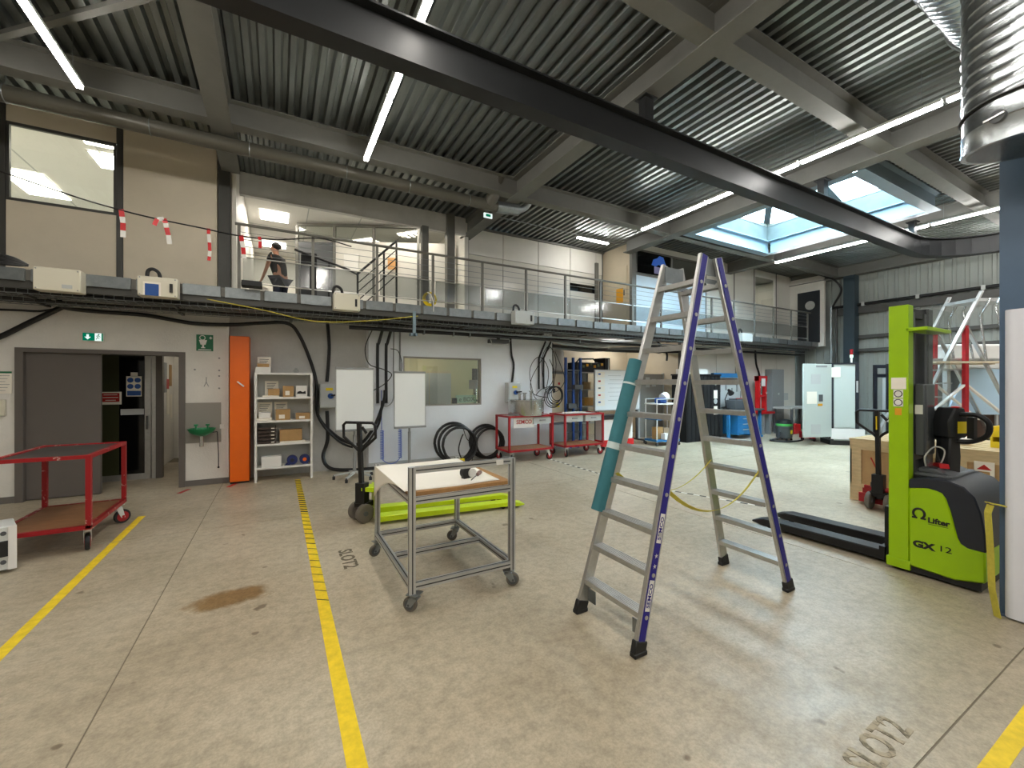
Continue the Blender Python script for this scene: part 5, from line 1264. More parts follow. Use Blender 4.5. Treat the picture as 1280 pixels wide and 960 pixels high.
def gbox(name, label, x, w_, z0, z1, m='cream', slot=True, arch=None, blue=False, tagm=True, d=.18):
    o = thing(name, label, 'box', (x, 7.39, z0))
    h = z1 - z0
    B().box(-w_ / 2, w_ / 2, -d, 0, 0, h).build('box_body', m, o, bevel=.008)
    if slot: B().box(w_ * .30, w_ * .38, -d - .012, -d, h * .25, h * .7).build('black_latch', 'black', o)
    if blue:
        l_ = B().box(-w_ * .36, w_ * .08, -d - .004, -d, h * .02, h * .72).build('label_frame', 'paper', o); B().box(-w_ * .31, w_ * .03, -d - .008, -d - .004, h * .02, h * .62).build('blue_label', 'signblue', o)
    elif tagm: B().box(w_ * .1, w_ * .32 if not slot else w_ * .2, -d - .004, -d, h * .14, h * .30).build('small_label', 'greylight', o)
    for sx in (-1, 1):
        for sz in (.08, .92): B().cyl((sx * w_ * .44, -d - .004, h * sz), (sx * w_ * .44, -d, h * sz), .008, 8).build('screw', 'grey', o)
    if arch: B().tube(smooth_path([(arch - .06, -.08, h), (arch - .05, -.08, h + .09), (arch + .0, -.08, h + .12), (arch + .06, -.08, h + .08), (arch + .08, -.08, h)], 5), .022, 10).build('conduit_arch', 'black', o)
gbox('cream_junction_box', 'large cream box on the gallery edge below the office window', -2.36, .42, 2.76, 3.04, slot=False)
gbox('cream_meter_box', 'cream box with a blue label and black conduit on the gallery edge', -1.40, .42, 2.79, 3.05, blue=True, arch=-.07)
gbox('cream_socket_box', 'cream box with a black latch on the gallery edge above the left flip chart', .98, .40, 2.81, 3.08, tagm=False, arch=-.14)
gbox('pale_socket_box', 'pale box with a black latch on the gallery edge above the tank trolley', 4.32, .44, 2.82, 3.08, 'greylight', arch=-.15)
gbox('far_white_box', 'small white box on the gallery edge right of the stepladder', 11.75, .50, 2.83, 3.07, 'greylight', slot=False, arch=-.2)
tag(B().box(-.46, -.20, 7.2, 7.38, 3.045, 3.13).build('black_case', 'black', bevel=.01), 'black tool case on the gallery edge by the first railing post', 'case')
hb = thing('black_hose_bundle', 'bundle of black hoses lying on the gallery edge at the far left', 'hose', (-3.1, 7.42, 3.04))
q_ = B()
for k in range(8): q_.tube(smooth_path([(-.8, -.05 + .015 * k, .02 + .02 * (k % 4)), (-.2, -.06 + .02 * (k % 3), .10 - .012 * k + .03), (.25, -.04, .12 - .014 * k), (.42, .0, .04)], 5), .016, 7)
q_.build('hose_strands', 'cable', hb)
yc = thing('yellow_hose_coil', 'coil of yellow hose hanging on the gallery edge', 'hose', (2.43, 7.44, 3.04))
q_ = B()
for k in range(4): q_.torus((.01 * k, .02 * k, .13 + .008 * k), .125 - .008 * k, .012, 'y', 28, 7)
q_.build('hose_loops', 'yellowp', yc); B().tube(smooth_path([(-.06, -.05, .24), (.0, -.06, .2), (.05, -.06, .05), (.05, -.06, -.1)], 5), .008, 7).build('white_end', 'white', yc)
# barrier rope with red and white tapes
rp = [(-6.0, 7.35, 5.0), (-2.9, 7.35, 4.16), (-1.82, 7.35, 3.915), (-.9, 7.35, 3.83), (-.48, 7.35, 3.80), (.0, 7.36, 3.83), (.58, 7.37, 3.95), (1.07, 7.38, 3.90)]
cable('barrier_rope', rp, .010, 'black rope strung along the offices carrying red and white tapes', 'rope')
def ropez(x):
    for (x0, _, z0), (x1, _, z1) in zip(rp[:-1], rp[1:]):
        if x0 <= x <= x1: return z0 + (z1 - z0) * (x - x0) / (x1 - x0)
    return 3.9
def barrier(label, x, segs, wd=.055):
    o = thing('barrier_tape', label, 'tape', (x, 7.345, ropez(x)))
    p = (0, 0, 0.012)
    for k, (dx, dz) in enumerate(segs):
        q = (p[0] + dx, -.004 - .002 * k, p[2] + dz)
        B().bar(p, q, wd, .003, (0, 1, 0)).build('red_stripe' if k % 2 == 0 else 'white_stripe', 'redbright' if k % 2 == 0 else 'white', o); p = q
    return o
barrier('first red and white tape from the left hanging on the rope', -1.80, [(.01, -.1), (.01, -.08), (0, -.1), (.0, -.09)])
bt = barrier('second red and white tape folded over the rope like a hook', -1.36, [(.02, -.06), (.01, -.06), (.02, -.10), (.015, -.12)])
B().bar((0, 0, .012), (-.07, -.01, -.01), .05, .003, (0, 1, 0)).build('white_stripe', 'white', bt); B().bar((-.07, -.01, -.01), (-.10, -.012, -.10), .05, .003, (0, 1, 0)).build('red_stripe', 'redbright', bt)
barrier('third twisted red and white tape hanging on the rope', -.86, [(.0, -.08), (.01, -.12), (.005, -.12), (-.005, -.08), (-.005, -.06)], .04)
barrier('fourth red and white tape hanging beside the office corner', -.47, [(.01, -.09), (.015, -.09), (.01, -.10), (.005, -.06)])
barrier('short red tape hanging just right of the office corner', -.24, [(.01, -.05), (.0, -.02), (.0, -.10)], .04)

# ================================================================== PERSON ON THE GALLERY
def skinned(name, verts, edges, radii, m, parent, root=0, sub=1):
    me = bpy.data.meshes.new(name); me.from_pydata([Vector(v) for v in verts], edges, []); me.materials.append(M[m])
    o = bpy.data.objects.new(name, me); C.objects.link(o); o.parent = parent
    md = o.modifiers.new('skin', 'SKIN'); md.use_smooth_shade = True
    sv = me.skin_vertices[0].data
    for i, r_ in enumerate(radii): sv[i].radius = (r_, r_) if not isinstance(r_, tuple) else r_; sv[i].use_root = (i == root)
    s_ = o.modifiers.new('sub', 'SUBSURF'); s_.levels = sub; s_.render_levels = sub
    return o
pe = thing('person', 'person with dark tied hair and black shirt leaning at the gallery desk', 'person', (.06, 10.45, 3.012), R(-38))
# faces -x; upper body leans a little forward
V = []; E_ = []; Rr = []
def jv(p, r_, par=None):
    V.append(p); Rr.append(r_); i = len(V) - 1
    if par is not None: E_.append((par, i))
    return i
pel = jv((0, 0, .88), (.13, .16)); wst = jv((-.02, 0, 1.05), (.11, .14), pel); chs = jv((-.07, 0, 1.26), (.11, .16), wst); nb_ = jv((-.10, 0, 1.40), .06, chs); nk = jv((-.115, 0, 1.45), .048, nb_)
hd1 = jv((-.14, 0, 1.53), (.085, .075), nk); hd2 = jv((-.145, 0, 1.60), (.09, .075), hd1); hd3 = jv((-.14, 0, 1.66), (.05, .05), hd2)
for s in (-1, 1):
    hp = jv((0, s * .09, .82), .09, pel); kn = jv((-.02, s * .10, .47), .055, hp); an = jv((.02, s * .10, .09), .036, kn); to = jv((-.15, s * .11, .035), .032, an)
    shd = jv((-.09, s * .18, 1.36), .06, chs)
    el_ = jv((-.12 - .04 * (s < 0), s * .23, 1.08), .038, shd); wr_ = jv((-.28 if s < 0 else -.20, s * .21, .86), .026, el_); pm = jv((-.33 if s < 0 else -.23, s * .205, .80), (.028, .016), wr_)
    for k in range(4):
        b_ = V[pm]; f1 = jv((b_[0] - .025, b_[1] + .018 * (k - 1.5), b_[2] - .035), .0085, pm); f2 = jv((b_[0] - .03 - .004 * k, b_[1] + .02 * (k - 1.5), b_[2] - .075 + .006 * abs(k - 1.3)), .0075, f1)
    b_ = V[pm]; t1_ = jv((b_[0] - .03, b_[1] - s * .035, b_[2] + .0), .010, pm); jv((b_[0] - .05, b_[1] - s * .045, b_[2] - .03), .008, t1_)
skinned('body', V, E_, Rr, 'skin', pe)
skinned('shirt', [(0, 0, .90), (-.02, 0, 1.05), (-.07, 0, 1.26), (-.098, 0, 1.39), (-.09, .18, 1.365), (-.09, -.18, 1.365), (-.105, .215, 1.22), (-.115, -.215, 1.22)], [(0, 1), (1, 2), (2, 3), (2, 4), (2, 5), (4, 6), (5, 7)], [(.145, .175), (.13, .16), (.13, .175), .068, .075, .075, .058, .058], 'shirt', pe)
skinned('trousers', [(0, 0, .90), (0, .09, .82), (-.02, .10, .47), (.02, .10, .12), (0, -.09, .82), (-.02, -.10, .47), (.02, -.10, .12)], [(0, 1), (1, 2), (2, 3), (0, 4), (4, 5), (5, 6)], [(.14, .17), .105, .075, .055, .105, .075, .055], 'jeans', pe)
for s in (-1, 1): B().prism([(-.19, 0), (.06, 0), (.07, .05), (.02, .09), (-.06, .08), (-.18, .045)], 'y', s * .105 - .045, s * .105 + .045).build('shoe', 'black', pe, bevel=.012)
hr = B().sphere((-.115, 0, 1.615), .098, .088, .088, 16, 9).sphere((-.03, 0, 1.60), .05, .055, .05, 12, 8).build('hair', 'hair', pe)
for s in (-1, 1):
    B().sphere((-.222, s * .03, 1.585), .008, .012, .008, 8, 5).build('eye', 'white', pe); B().sphere((-.14, s * .083, 1.575), .02, .010, .03, 8, 6).build('ear', 'skin', pe)
B().prism([(-.218, 1.60), (-.245, 1.555), (-.215, 1.55)], 'y', -.012, .012).build('nose', 'skin', pe); B().sphere((-.215, 0, 1.525), .012, .026, .006, 8, 5).build('mouth', 'redsign', pe)
dk = thing('gallery_desk', 'small white desk beside the person in the upper room', 'desk', (-.30, 11.05, 3.012), R(0))
B().box(-.25, .12, -.3, .3, .70, .74).build('desk_top', 'white', dk)
for x in (-.22, .09):
    for y in (-.27, .27): B().box(x - .02, x + .02, y - .02, y + .02, 0, .70).build('leg', 'white', dk)
tag(B().cyl((0, 0, 0), (0, 0, 1.28), .13, 20).build('black_bin', 'black', loc=(.60, 10.2, 3.012)), 'tall black waste bin beside the stair balustrade', 'bin')
# ================================================================== ALCOVE UNDER THE GALLERY
struct(B().box(5.58, 10.55, FY1, 10.8, 2.90, 2.96).build('ceiling_alcove', 'greydark'))
led_tube('alcove_fill_tube', 'added fill tube under the alcove ceiling behind the whiteboard', 8.6, 9.75, 1.2, 2.86, None, 'x', False)  # tube added to light the back of the alcove
for k, (pts, r_, lab, m_) in enumerate((([(5.8, 8.6, 2.72), (7.2, 8.7, 2.62), (8.6, 8.6, 2.74), (10.3, 8.7, 2.66)], .06, 'fat grey flexible duct sagging under the alcove ceiling', 'greylight'),
    ([(5.8, 8.9, 2.62), (7.4, 9.2, 2.56), (9.2, 9.0, 2.66), (10.3, 9.1, 2.6)], .05, 'second pale flexible duct behind the first in the alcove', 'grey'),
    ([(5.8, 8.42, 2.55), (7.8, 8.42, 2.50), (10.3, 8.42, 2.56)], .035, 'black hose along the front of the alcove ceiling', 'cable'),
    ([(6.2, 9.6, 2.84), (6.3, 9.5, 2.4), (6.25, 9.3, 2.0)], .05, 'black hose dropping beside the white vessel', 'cable'),
    ([(9.3, 8.36, 2.86), (9.45, 8.3, 2.7), (9.7, 8.32, 2.5), (9.8, 8.4, 2.3)], .03, 'black cable hanging from the gallery right of the whiteboard', 'cable'))):
    cable('alcove_hose', pts, r_, lab, 'hose', m_)
ec = thing('electrical_cabinet', 'beige electrical cabinet with a yellow warning triangle at the alcove entrance', 'cabinet', (6.12, 9.1, 0))
B().box(-.33, .33, -.2, .2, .05, 1.88).build('body', 'beige', ec, bevel=.006); B().box(-.315, .315, -.215, -.2, .08, 1.85).build('door', 'beige', ec, bevel=.004); B().box(-.33, .33, -.18, .2, 0, .05).build('plinth', 'greydark', ec)
B().prism([(.10, 1.02), (.26, 1.02), (.18, 1.18)], 'y', -.219, -.215).build('warning_triangle', 'yellowp', ec); B().box(.05, .11, -.22, -.215, 1.4, 1.5).build('door_lock', 'black', ec); B().box(.2, .26, -.22, -.215, 1.6, 1.66).build('small_label', 'redsign', ec)
bo = thing('white_boiler', 'white round vessel with pipes high in the alcove above the blue rack', 'boiler', (6.75, 9.8, 1.97))
B().lathe([(.0, 0), (.30, .02), (.34, .1), (.34, .55), (.28, .63), (.0, .66)], 24).build('vessel', 'white', bo); B().cyl((0, 0, .66), (0, 0, .9), .05, 12).build('flue', 'galv', bo)
bs_ = thing('boiler_stand', 'steel stand carrying the white vessel in the alcove', 'stand', (6.75, 9.8, 0))
for x in (-.3, .3):
    for y in (-.25, .25): B().box(x - .03, x + .03, y - .03, y + .03, 0, 1.9).build('leg', 'grey', bs_)
B().box(-.38, .38, -.33, .33, 1.9, 1.965).build('platform', 'grey', bs_)
rk = thing('blue_rack', 'blue rack of thin uprights beside the electrical cabinet', 'rack', (6.68, 8.72, 0))
for x in (-.24, 0, .235):
    B().box(x - .025, x + .025, -.03, .03, .03, 2.30).build('upright', 'blue', rk); B().box(x - .03, x + .03, -.22, .22, 0, .05).build('foot', 'blue', rk)
for z in (.35, .95, 1.42, 1.95): B().box(-.24, .235, .0, .04, z, z + .05).build('crossbar', 'greydark', rk)
for z, x in ((.97, -.1), (1.45, .1)): B().box(x - .13, x + .13, -.12, .0, z + .03, z + .15).build('clamp_block', 'greydark', rk)
dc = thing('display_cabinet', 'grey framed glass cabinet standing behind the whiteboard edge', 'cabinet', (7.35, 9.15, 0))
for x in (-.36, .33):
    for y in (-.25, .22): B().box(x, x + .03, y, y + .03, 0, 1.95).build('frame_post', 'grey', dc)
for z in (.05, .55, 1.0, 1.45, 1.92): B().box(-.36, .36, -.25, .25, z, z + .025).build('shelf', 'greylight', dc)
B().box(-.33, .33, -.258, -.25, .08, 1.92).build('glass_door', 'glasswin', dc); B().box(-.33, .33, .24, .25, .08, 1.92).build('back_panel', 'grey', dc)
for k, (x, z, sx, sz, m, lab) in enumerate(((.05, 1.477, .24, .2, 'card', 'cardboard box high inside the glass cabinet'), (.1, 1.027, .3, .22, 'amber', 'amber box in the middle of the glass cabinet'), (.0, .577, .32, .3, 'greydark', 'dark box low inside the glass cabinet'))):
    tag(B().box(-sx / 2, sx / 2, -.12, .12, 0, sz).build('stored_box', m, loc=(7.35 + x, 9.15, z)), lab, 'box')
bm_ = thing('black_machine', 'black apparatus with yellow details on top of the glass cabinet in the alcove', 'machine', (7.55, 9.2, 1.947))
B().box(-.55, .55, -.2, .2, 0, .26).build('body', 'black', bm_, bevel=.01); B().box(.42, .60, -.24, .2, .0, .40).build('end_frame', 'blackmetal', bm_); B().box(.53, .56, -.25, -.24, .03, .37).build('pale_edge', 'greylight', bm_)
for k in range(6): B().box(-.35 + .13 * k, -.28 + .13 * k, -.22, -.2, .12 + .03 * (k % 3), .19 + .03 * (k % 3)).build('detail', 'amber' if k % 2 else 'cooling', bm_)
B().tube([(-.4, 0, .26), (-.3, 0, .36), (.2, 0, .38), (.35, 0, .26)], .02, 8).build('hose', 'cable', bm_)
wbd = thing('mobile_whiteboard', 'large whiteboard with a column of printed sheets on a wheeled stand', 'whiteboard', (8.06, 8.55, 0))
B().box(-.80, .80, -.012, .012, .93, 1.98).build('board', 'whiteboard', wbd)
B().box(-.82, .82, -.02, .02, .90, .93).box(-.82, .82, -.02, .02, 1.98, 2.0).box(-.82, -.80, -.02, .02, .93, 1.98).box(.80, .82, -.02, .02, .93, 1.98).build('frame', 'alu', wbd)
for s in (-1, 1):
    B().box(s * .74 - .025, s * .74 + .025, .02, .06, .06, 1.9).box(s * .74 - .03, s * .74 + .03, -.28, .33, .06, .10).build('stand_leg', 'greydark', wbd)
    for y in (-.25, .3): B().cyl((s * .74 - .015, y, .03), (s * .74 + .015, y, .03), .03, 12).build('castor', 'black', wbd)
for k in range(5):
    o = B().box(-.74, -.48, -.016, -.012, 1.78 - .185 * k, 1.94 - .185 * k).build('printed_sheet', 'paper', wbd)
    B().box(-.70, -.62, -.019, -.016, 1.86 - .185 * k, 1.90 - .185 * k).build('print_block', ('signblue', 'redsign', 'greydark', 'redsign', 'signblue')[k], o)
for k in range(7): B().box(-.36 + .05 * (k % 2), .10 + .09 * (k % 3), -.0135, -.012, 1.84 - .11 * k, 1.846 - .11 * k).build('pen_line', 'grey', wbd)
o = B().box(.34, .58, -.016, -.012, 1.25, 1.55).build('hanging_note', 'paper', wbd); B().bar((.44, -.018, 1.42), (.54, -.018, 1.48), .02, .004, (0, 1, 0)).bar((.44, -.018, 1.42), (.44, -.018, 1.35), .02, .004, (0, 1, 0)).build('black_arrow', 'black', o)
wc = thing('white_low_cabinet', 'low white cabinet on a dark base under the whiteboard', 'cabinet', (7.35, 7.95, 0))
B().box(-.5, .5, -.15, .1, .25, .75).build('body', 'white', wc, bevel=.006); B().box(-.52, .52, -.17, .1, .10, .25).build('base_frame', 'redbright', wc)
B().box(-.55, .55, -.2, .1, .80, .86).build('dark_top', 'black', wc); B().box(-.5, .5, -.12, .08, .75, .80).build('gap_frame', 'greydark', wc)
for x in (-.42, .42): B().cyl((x, -.1, .05), (x, -.04, .05), .05, 14).build('wheel', 'black', wc)
gp = thing('grey_partition', 'grey partition panel with pinned papers behind the blue cart', 'partition', (9.9, 9.05, 0))
B().box(-.55, .48, -.02, .02, .04, 1.92).build('panel', 'greypanel', gp)
for x in (-.58, .46): B().box(x, x + .06, -.03, .03, 0, 1.95).build('post', 'greylight', gp)
for x, h in ((-.28, .2), (-.02, .15)): B().box(x, x + .17, -.026, -.02, 1.62 - h / 2, 1.62 + h).build('pinned_paper', 'greylight', gp)
bc = thing('blue_cart', 'white framed cart with blue shelves and mixed supplies', 'cart', (8.98, 7.85, 0), R(-8))
for x in (-.36, .36):
    for y in (-.22, .22):
        B().tube([(x, y, .10), (x, y, 1.22)], .014, 8).build('frame_post', 'white', bc); B().cyl((x - .012, y, .045), (x + .012, y, .045), .045, 14).build('castor', 'greydark', bc)
for z in (.11, .68): B().box(-.38, .38, -.24, .24, z, z + .05).build('shelf', 'bluelight', bc)
B().box(-.38, .42, -.25, .25, 1.08, 1.11).build('top_shelf', 'white', bc); B().tube([(-.36, -.22, 1.22), (.46, -.22, 1.22), (.46, .22, 1.22), (-.36, .22, 1.22)], .012, 8).build('top_rail', 'greylight', bc)
for x, y, z, sx, sz, m, lab in ((-.18, 0, .161, .26, .32, 'card', 'tall cardboard box on the bottom shelf of the blue cart'), (.12, .02, .161, .22, .28, 'beige', 'beige box on the bottom shelf of the blue cart'), (-.08, -.16, .161, .16, .16, 'white', 'small white box at the front of the blue cart bottom shelf'), (.28, -.1, .161, .16, .2, 'cream', 'cream box at the right of the blue cart bottom shelf')):
    tag(B().box(-sx / 2, sx / 2, -.07, .07, 0, sz).build('supply_box', m, loc=(8.98 + x, 7.85 + y, z), bevel=.004), lab, 'box')
tag(B().box(-.13, .13, -.1, .1, 0, .14).build('blue_pack', 'blue', loc=(8.86, 7.8, 1.112), bevel=.02), 'blue pack lying on top of the blue cart', 'pack')
tag(B().cyl((0, 0, 0), (.14, 0, .06), .12, 18).build('paper_roll', 'white', loc=(9.03, 7.88, 1.24)), 'white paper roll lying on top of the blue cart', 'roll')
bb = thing('black_curtain_booth', 'black fabric booth beside the blue workbench', 'booth', (10.55, 7.95, 0))
B().box(-.72, .75, -.2, .30, 0, 1.86).build('curtain', 'blackcloth', bb); B().box(-.74, .77, -.22, .32, 1.86, 1.90).build('top_frame', 'blackmetal', bb)
for k in range(9): B().box(-.68 + .165 * k, -.60 + .165 * k, -.215, -.2, .02, 1.84).build('curtain_fold', 'blackcloth', bb)
for k, (z, m) in enumerate(((1.66, 'c'), (1.32, 'p'), (1.12, 'c'), (.86, 'p'))):
    if m == 'c': B().cyl((.5, -.225, z), (.5, -.215, z), .075, 18).build('round_label', 'greylight', bb)
    else: B().box(.42, .58, -.225, -.215, z - .12, z + .12).build('paper_label', 'paper', bb)
for x, w_, lab in ((-.45, .5, 'long white carton on top of the black booth at left'), (.15, .4, 'white carton on top of the black booth at right')):
    tag(B().box(-w_ / 2, w_ / 2, -.12, .12, 0, .14).build('white_carton', 'white', loc=(10.55 + x, 8.0, 1.902)), lab, 'box')

# ================================================================== RIGHT-HAND WORK AREA
wk = thing('blue_workbench', 'blue workbench with a pegboard back and drawer unit', 'workbench', (12.2, 7.85, 0))
for x in (-.80, .74): B().box(x, x + .07, .2, .27, 0, 1.95).build('frame_post', 'bluelight', wk); B().box(x, x + .07, -.35, .2, 0, .06).box(x, x + .07, -.3, -.23, .06, .82).build('bench_leg', 'bluelight', wk)
B().box(-.8, .81, .18, .28, 1.82, 1.95).build('top_beam', 'bluelight', wk); B().box(-.73, .74, .22, .25, .92, 1.72).build('pegboard', 'greylight', wk)
B().box(-.82, .83, -.38, .27, .82, .87).build('bench_top', 'greydark', wk)
du_ = B().box(-.42, .42, -.33, .15, .12, .80).build('drawer_unit', 'bluelight', wk)
for k in range(4): B().box(-.38, .38, -.345, -.33, .16 + .16 * k, .29 + .16 * k).build('drawer', 'bluelight', du_); B().box(-.2, .2, -.355, -.345, .26 + .16 * k, .28 + .16 * k).build('drawer_pull', 'greylight', du_)
for x, z in ((-.5, 1.5), (-.2, 1.55), (.1, 1.4), (.35, 1.5), (.55, 1.3)): B().box(x, x + .05, .2, .22, z - .12, z + .1).build('hung_tool', 'grey', wk)
tb = thing('grey_toolbox', 'dark grey toolbox with a red strip on the blue workbench', 'toolbox', (12.15, 7.72, .872)); B().box(-.42, .42, -.15, .15, 0, .27).build('box_body', 'greydark', tb, bevel=.01); B().box(-.3, .3, -.13, .13, .27, .31).build('lid', 'greydark', tb); B().box(-.1, .2, -.10, .05, .31, .325).build('red_strip', 'redbright', tb)
lm = thing('bench_lamp', 'black articulated lamp standing on the blue workbench', 'lamp', (11.62, 7.78, .872)); B().cyl((0, 0, 0), (0, 0, .03), .09, 16).build('base', 'black', lm); B().tube([(0, 0, .03), (-.06, 0, .30), (.12, 0, .55)], .014, 8).build('arm', 'black', lm); B().cyl((.10, 0, .58), (.24, 0, .46), .03, 14, .09).build('shade', 'black', lm)
pr_ = thing('workshop_press', 'tall red workshop press with a red table and grey legs', 'press', (13.75, 8.0, 0))
for x in (-.22, .14): B().box(x, x + .09, -.06, .06, .70, 1.88).build('upright', 'redbright', pr_); B().box(x, x + .09, -.2, .2, 0, .70).build('leg', 'grey', pr_)
B().box(-.22, .23, -.08, .08, 1.72, 1.88).build('crosshead', 'redbright', pr_); B().box(-.13, .14, -.07, .07, 1.2, 1.27).build('bed_bar', 'redbright', pr_); B().box(-.3, .42, -.22, .2, .66, .72).build('table', 'redbright', pr_)
B().cyl((.0, 0, 1.27), (.0, 0, 1.72), .05, 14).build('ram', 'steel', pr_); B().box(-.1, .1, -.09, -.08, 1.55, 1.8).build('white_plate', 'white', pr_); B().cyl((.14, -.1, 1.32), (.02, -.18, 1.34), .02, 8).build('lever', 'steel', pr_)
o = thing('grey_control_box', 'grey control box with a red switch on the wall beside the red press', 'switch box', (14.18, 8.28, 1.38)); B().box(-.13, .13, -.14, 0, -.2, .2).build('box_body', 'greylight', o, bevel=.006); B().cyl((.05, -.17, 0), (.05, -.14, 0), .04, 14).build('red_switch', 'redbright', o)
gw = thing('grey_wall_cabinet', 'tall grey cabinet against the white panel wall right of the red press', 'cabinet', (14.85, 8.17, 0)); B().box(-.36, .36, -.11, .11, .02, 2.12).build('body', 'grey', gw); B().box(-.345, .345, -.122, -.11, .05, 2.1).build('door', 'grey', gw, bevel=.004); B().box(-.02, .06, -.128, -.122, 1.25, 1.32).build('lock_plate', 'greylight', gw)
tbn = thing('grey_work_table', 'long grey table along the wall behind the vacuum cleaner', 'table', (15.0, 7.6, 0))
B().box(-.75, .85, -.3, .3, .82, .87).build('table_top', 'greylight', tbn)
for x in (-.7, .8):
    for y in (-.26, .26): B().box(x - .03, x + .03, y - .03, y + .03, 0, .82).build('leg', 'greydark', tbn)
B().box(-.68, .78, .2, .24, .15, .2).build('stretcher', 'greydark', tbn)
tag(B().box(-.2, .2, -.15, .15, 0, .32).build('red_bin', 'redbright', loc=(14.72, 7.52, 0), bevel=.02), 'red bin on the floor under the grey table', 'bin')
for k, (x, lab) in enumerate(((15.35, 'grey notice frame on the panel wall behind the table'), (15.75, 'second grey frame at the right end of the panel wall'))): tag(B().box(x - .16, x + .16, 8.285, 8.298, 1.35 - .3 * k, 1.75 - .45 * k).build('wall_notice', 'greylight'), lab, 'frame')
cable('wall_cable', [(13.9, 8.27, 2.75), (13.95, 8.27, 2.3), (14.1, 8.27, 2.0), (14.18, 8.24, 1.6)], .03, 'black cable dropping to the grey control box by the red press')
cable('wall_conduit', [(12.85, 8.27, 2.75), (12.85, 8.27, 2.4), (12.85, 8.27, 1.96)], .025, 'grey conduit on the panel wall above the blue workbench', 'conduit', 'grey')
for x, d in ((16.12, 0), (16.24, .1)): cable('corner_pipe', [(x, 7.05 - d, .0), (x, 7.05 - d, 2.2), (x, 7.05 - d, 4.2)], .04, ('left' if d == 0 else 'right') + ' vertical pipe in the far corner under the gallery end', 'pipe', 'galv' if d == 0 else 'darkpost', sub=1)
ep = thing('end_wall_pipe', 'long black pipe with clips running along the corrugated end wall', 'pipe', (16.22, 0, 4.16)); B().cyl((0, -6.8, 0), (0, 7.1, 0), .045, 12).build('pipe_run', 'blackmetal', ep)
B().box(.06, .12, -6.8, 7.0, -.28, -.06).build('wall_rail', 'darkpost', ep)
for y in (6.2, 4.9, 3.6): B().box(-.05, .10, y - .04, y + .04, -.06, .06).build('pipe_clip', 'greylight', ep)
cable('roof_cable', [(15.9, 7.3, 5.3), (15.95, 6.9, 5.05), (16.1, 6.75, 4.7), (16.15, 6.95, 4.3), (16.18, 7.02, 4.2)], .03, 'black cable curving down from the roof in the far corner')
vc = thing('vacuum_cleaner', 'dark round workshop vacuum with a green band on the floor', 'vacuum cleaner', (12.75, 6.75, 0))
B().lathe([(.0, .08), (.24, .08), (.27, .12), (.27, .48), (.29, .49), (.29, .52), (.0, .53)], 24).build('drum', 'greydark', vc); B().lathe([(.28, .52), (.28, .60), (.275, .60)], 24).lathe([(.0, .52), (.285, .525), (.285, .585), (.0, .59)], 24).build('green_band', mat('band_green', '4caf50', .4), vc)
B().lathe([(.0, .585), (.27, .59), (.24, .72), (.14, .76), (.0, .77)], 24).build('motor_head', 'black', vc); B().box(-.06, .06, -.275, -.262, .25, .38).build('yellow_label', 'yellowp', vc)
for k in range(4): a = PI / 4 + PI / 2 * k; B().cyl((.24 * math.cos(a), .24 * math.sin(a), .04), (.24 * math.cos(a) + .03, .24 * math.sin(a), .04), .04, 12).build('castor', 'black', vc)
B().tube(smooth_path([(-.27, 0, .3), (-.5, -.05, .12), (-.75, .1, .03), (-.6, -.4, .03), (-.1, -.5, .03), (.4, -.45, .03)], 6), .028, 8).build('suction_hose', 'black', vc)
vc.scale = (.74, .74, .80)
dl = thing('red_dolly', 'low dark red dolly lying on the floor beside the vacuum', 'dolly', (13.45, 6.35, 0)); B().box(-.3, .3, -.2, .2, .12, .16).box(-.3, -.24, -.2, .2, .08, .26).box(.24, .3, -.2, .2, .08, .24).build('frame', 'red', dl)
for x in (-.22, .22):
    for y in (-.15, .15): B().cyl((x, y - .02, .06), (x, y + .02, .06), .06, 14).build('wheel', 'black', dl)
# white machine with an open door
wm = thing('white_control_cabinet', 'tall light grey control cabinet with dark edges and an open door', 'cabinet', (12.86, 5.64, 0), R(-45))
W_ = .64; D_ = .62
B().box(0, W_, .02, D_, .12, 2.14).build('body', 'machinewhite', wm)
for x in (0, W_ - .07): B().box(x, x + .07, -.01, D_, .12, 2.14).build('edge_post', 'navy', wm)
B().box(0, W_, -.01, D_, 2.14, 2.18).build('top_edge', 'navy', wm); B().box(0, W_, -.01, D_, .0, .12).build('plinth', 'black', wm)
B().box(.085, W_ - .085, -.005, .02, .47, 2.10).build('front_panel', 'machinewhite', wm); B().box(.01, W_ + .12, -.03, -.012, .16, .44).build('white_board', 'white', wm)
B().box(W_ - .06, W_ - .02, -.022, -.01, 1.4, 1.7).build('pale_handle', 'greylight', wm); B().box(-.02, .22, -.03, -.012, 1.80, 2.06).build('hanging_label', 'paper', wm)
dr = B().box(-.90, 0, -.04, .0, .22, 2.15).build('open_door', 'machinewhite', wm, rot=(0, 0, R(28)), bevel=.004)
for z in (1.62, .30): B().box(-.66, -.36, -.046, -.04, z, z + .26).build('vent_grille', 'greylight', dr)
B().box(-.80, -.48, -.045, -.04, 1.10, 1.42).build('door_notice', 'paper', dr); B().box(-.42, -.30, -.055, -.04, 1.16, 1.34).build('door_lock', 'greydark', dr); B().box(-.45, -.3, -.046, -.04, 1.04, 1.10).build('warning_label', 'amber', dr); B().box(-.5, -.15, -.045, -.04, 2.06, 2.11).build('name_strip', 'grey', dr)
bk = B().cyl((.52, .1, 2.18), (.52, .1, 2.32), .025, 12).build('beacon_stem', 'white', wm); B().cyl((.52, .1, 2.32), (.52, .1, 2.39), .035, 14).build('green_light', 'lampgreen', bk); B().cyl((.52, .1, 2.39), (.52, .1, 2.54), .035, 14).build('red_light', 'red', bk)
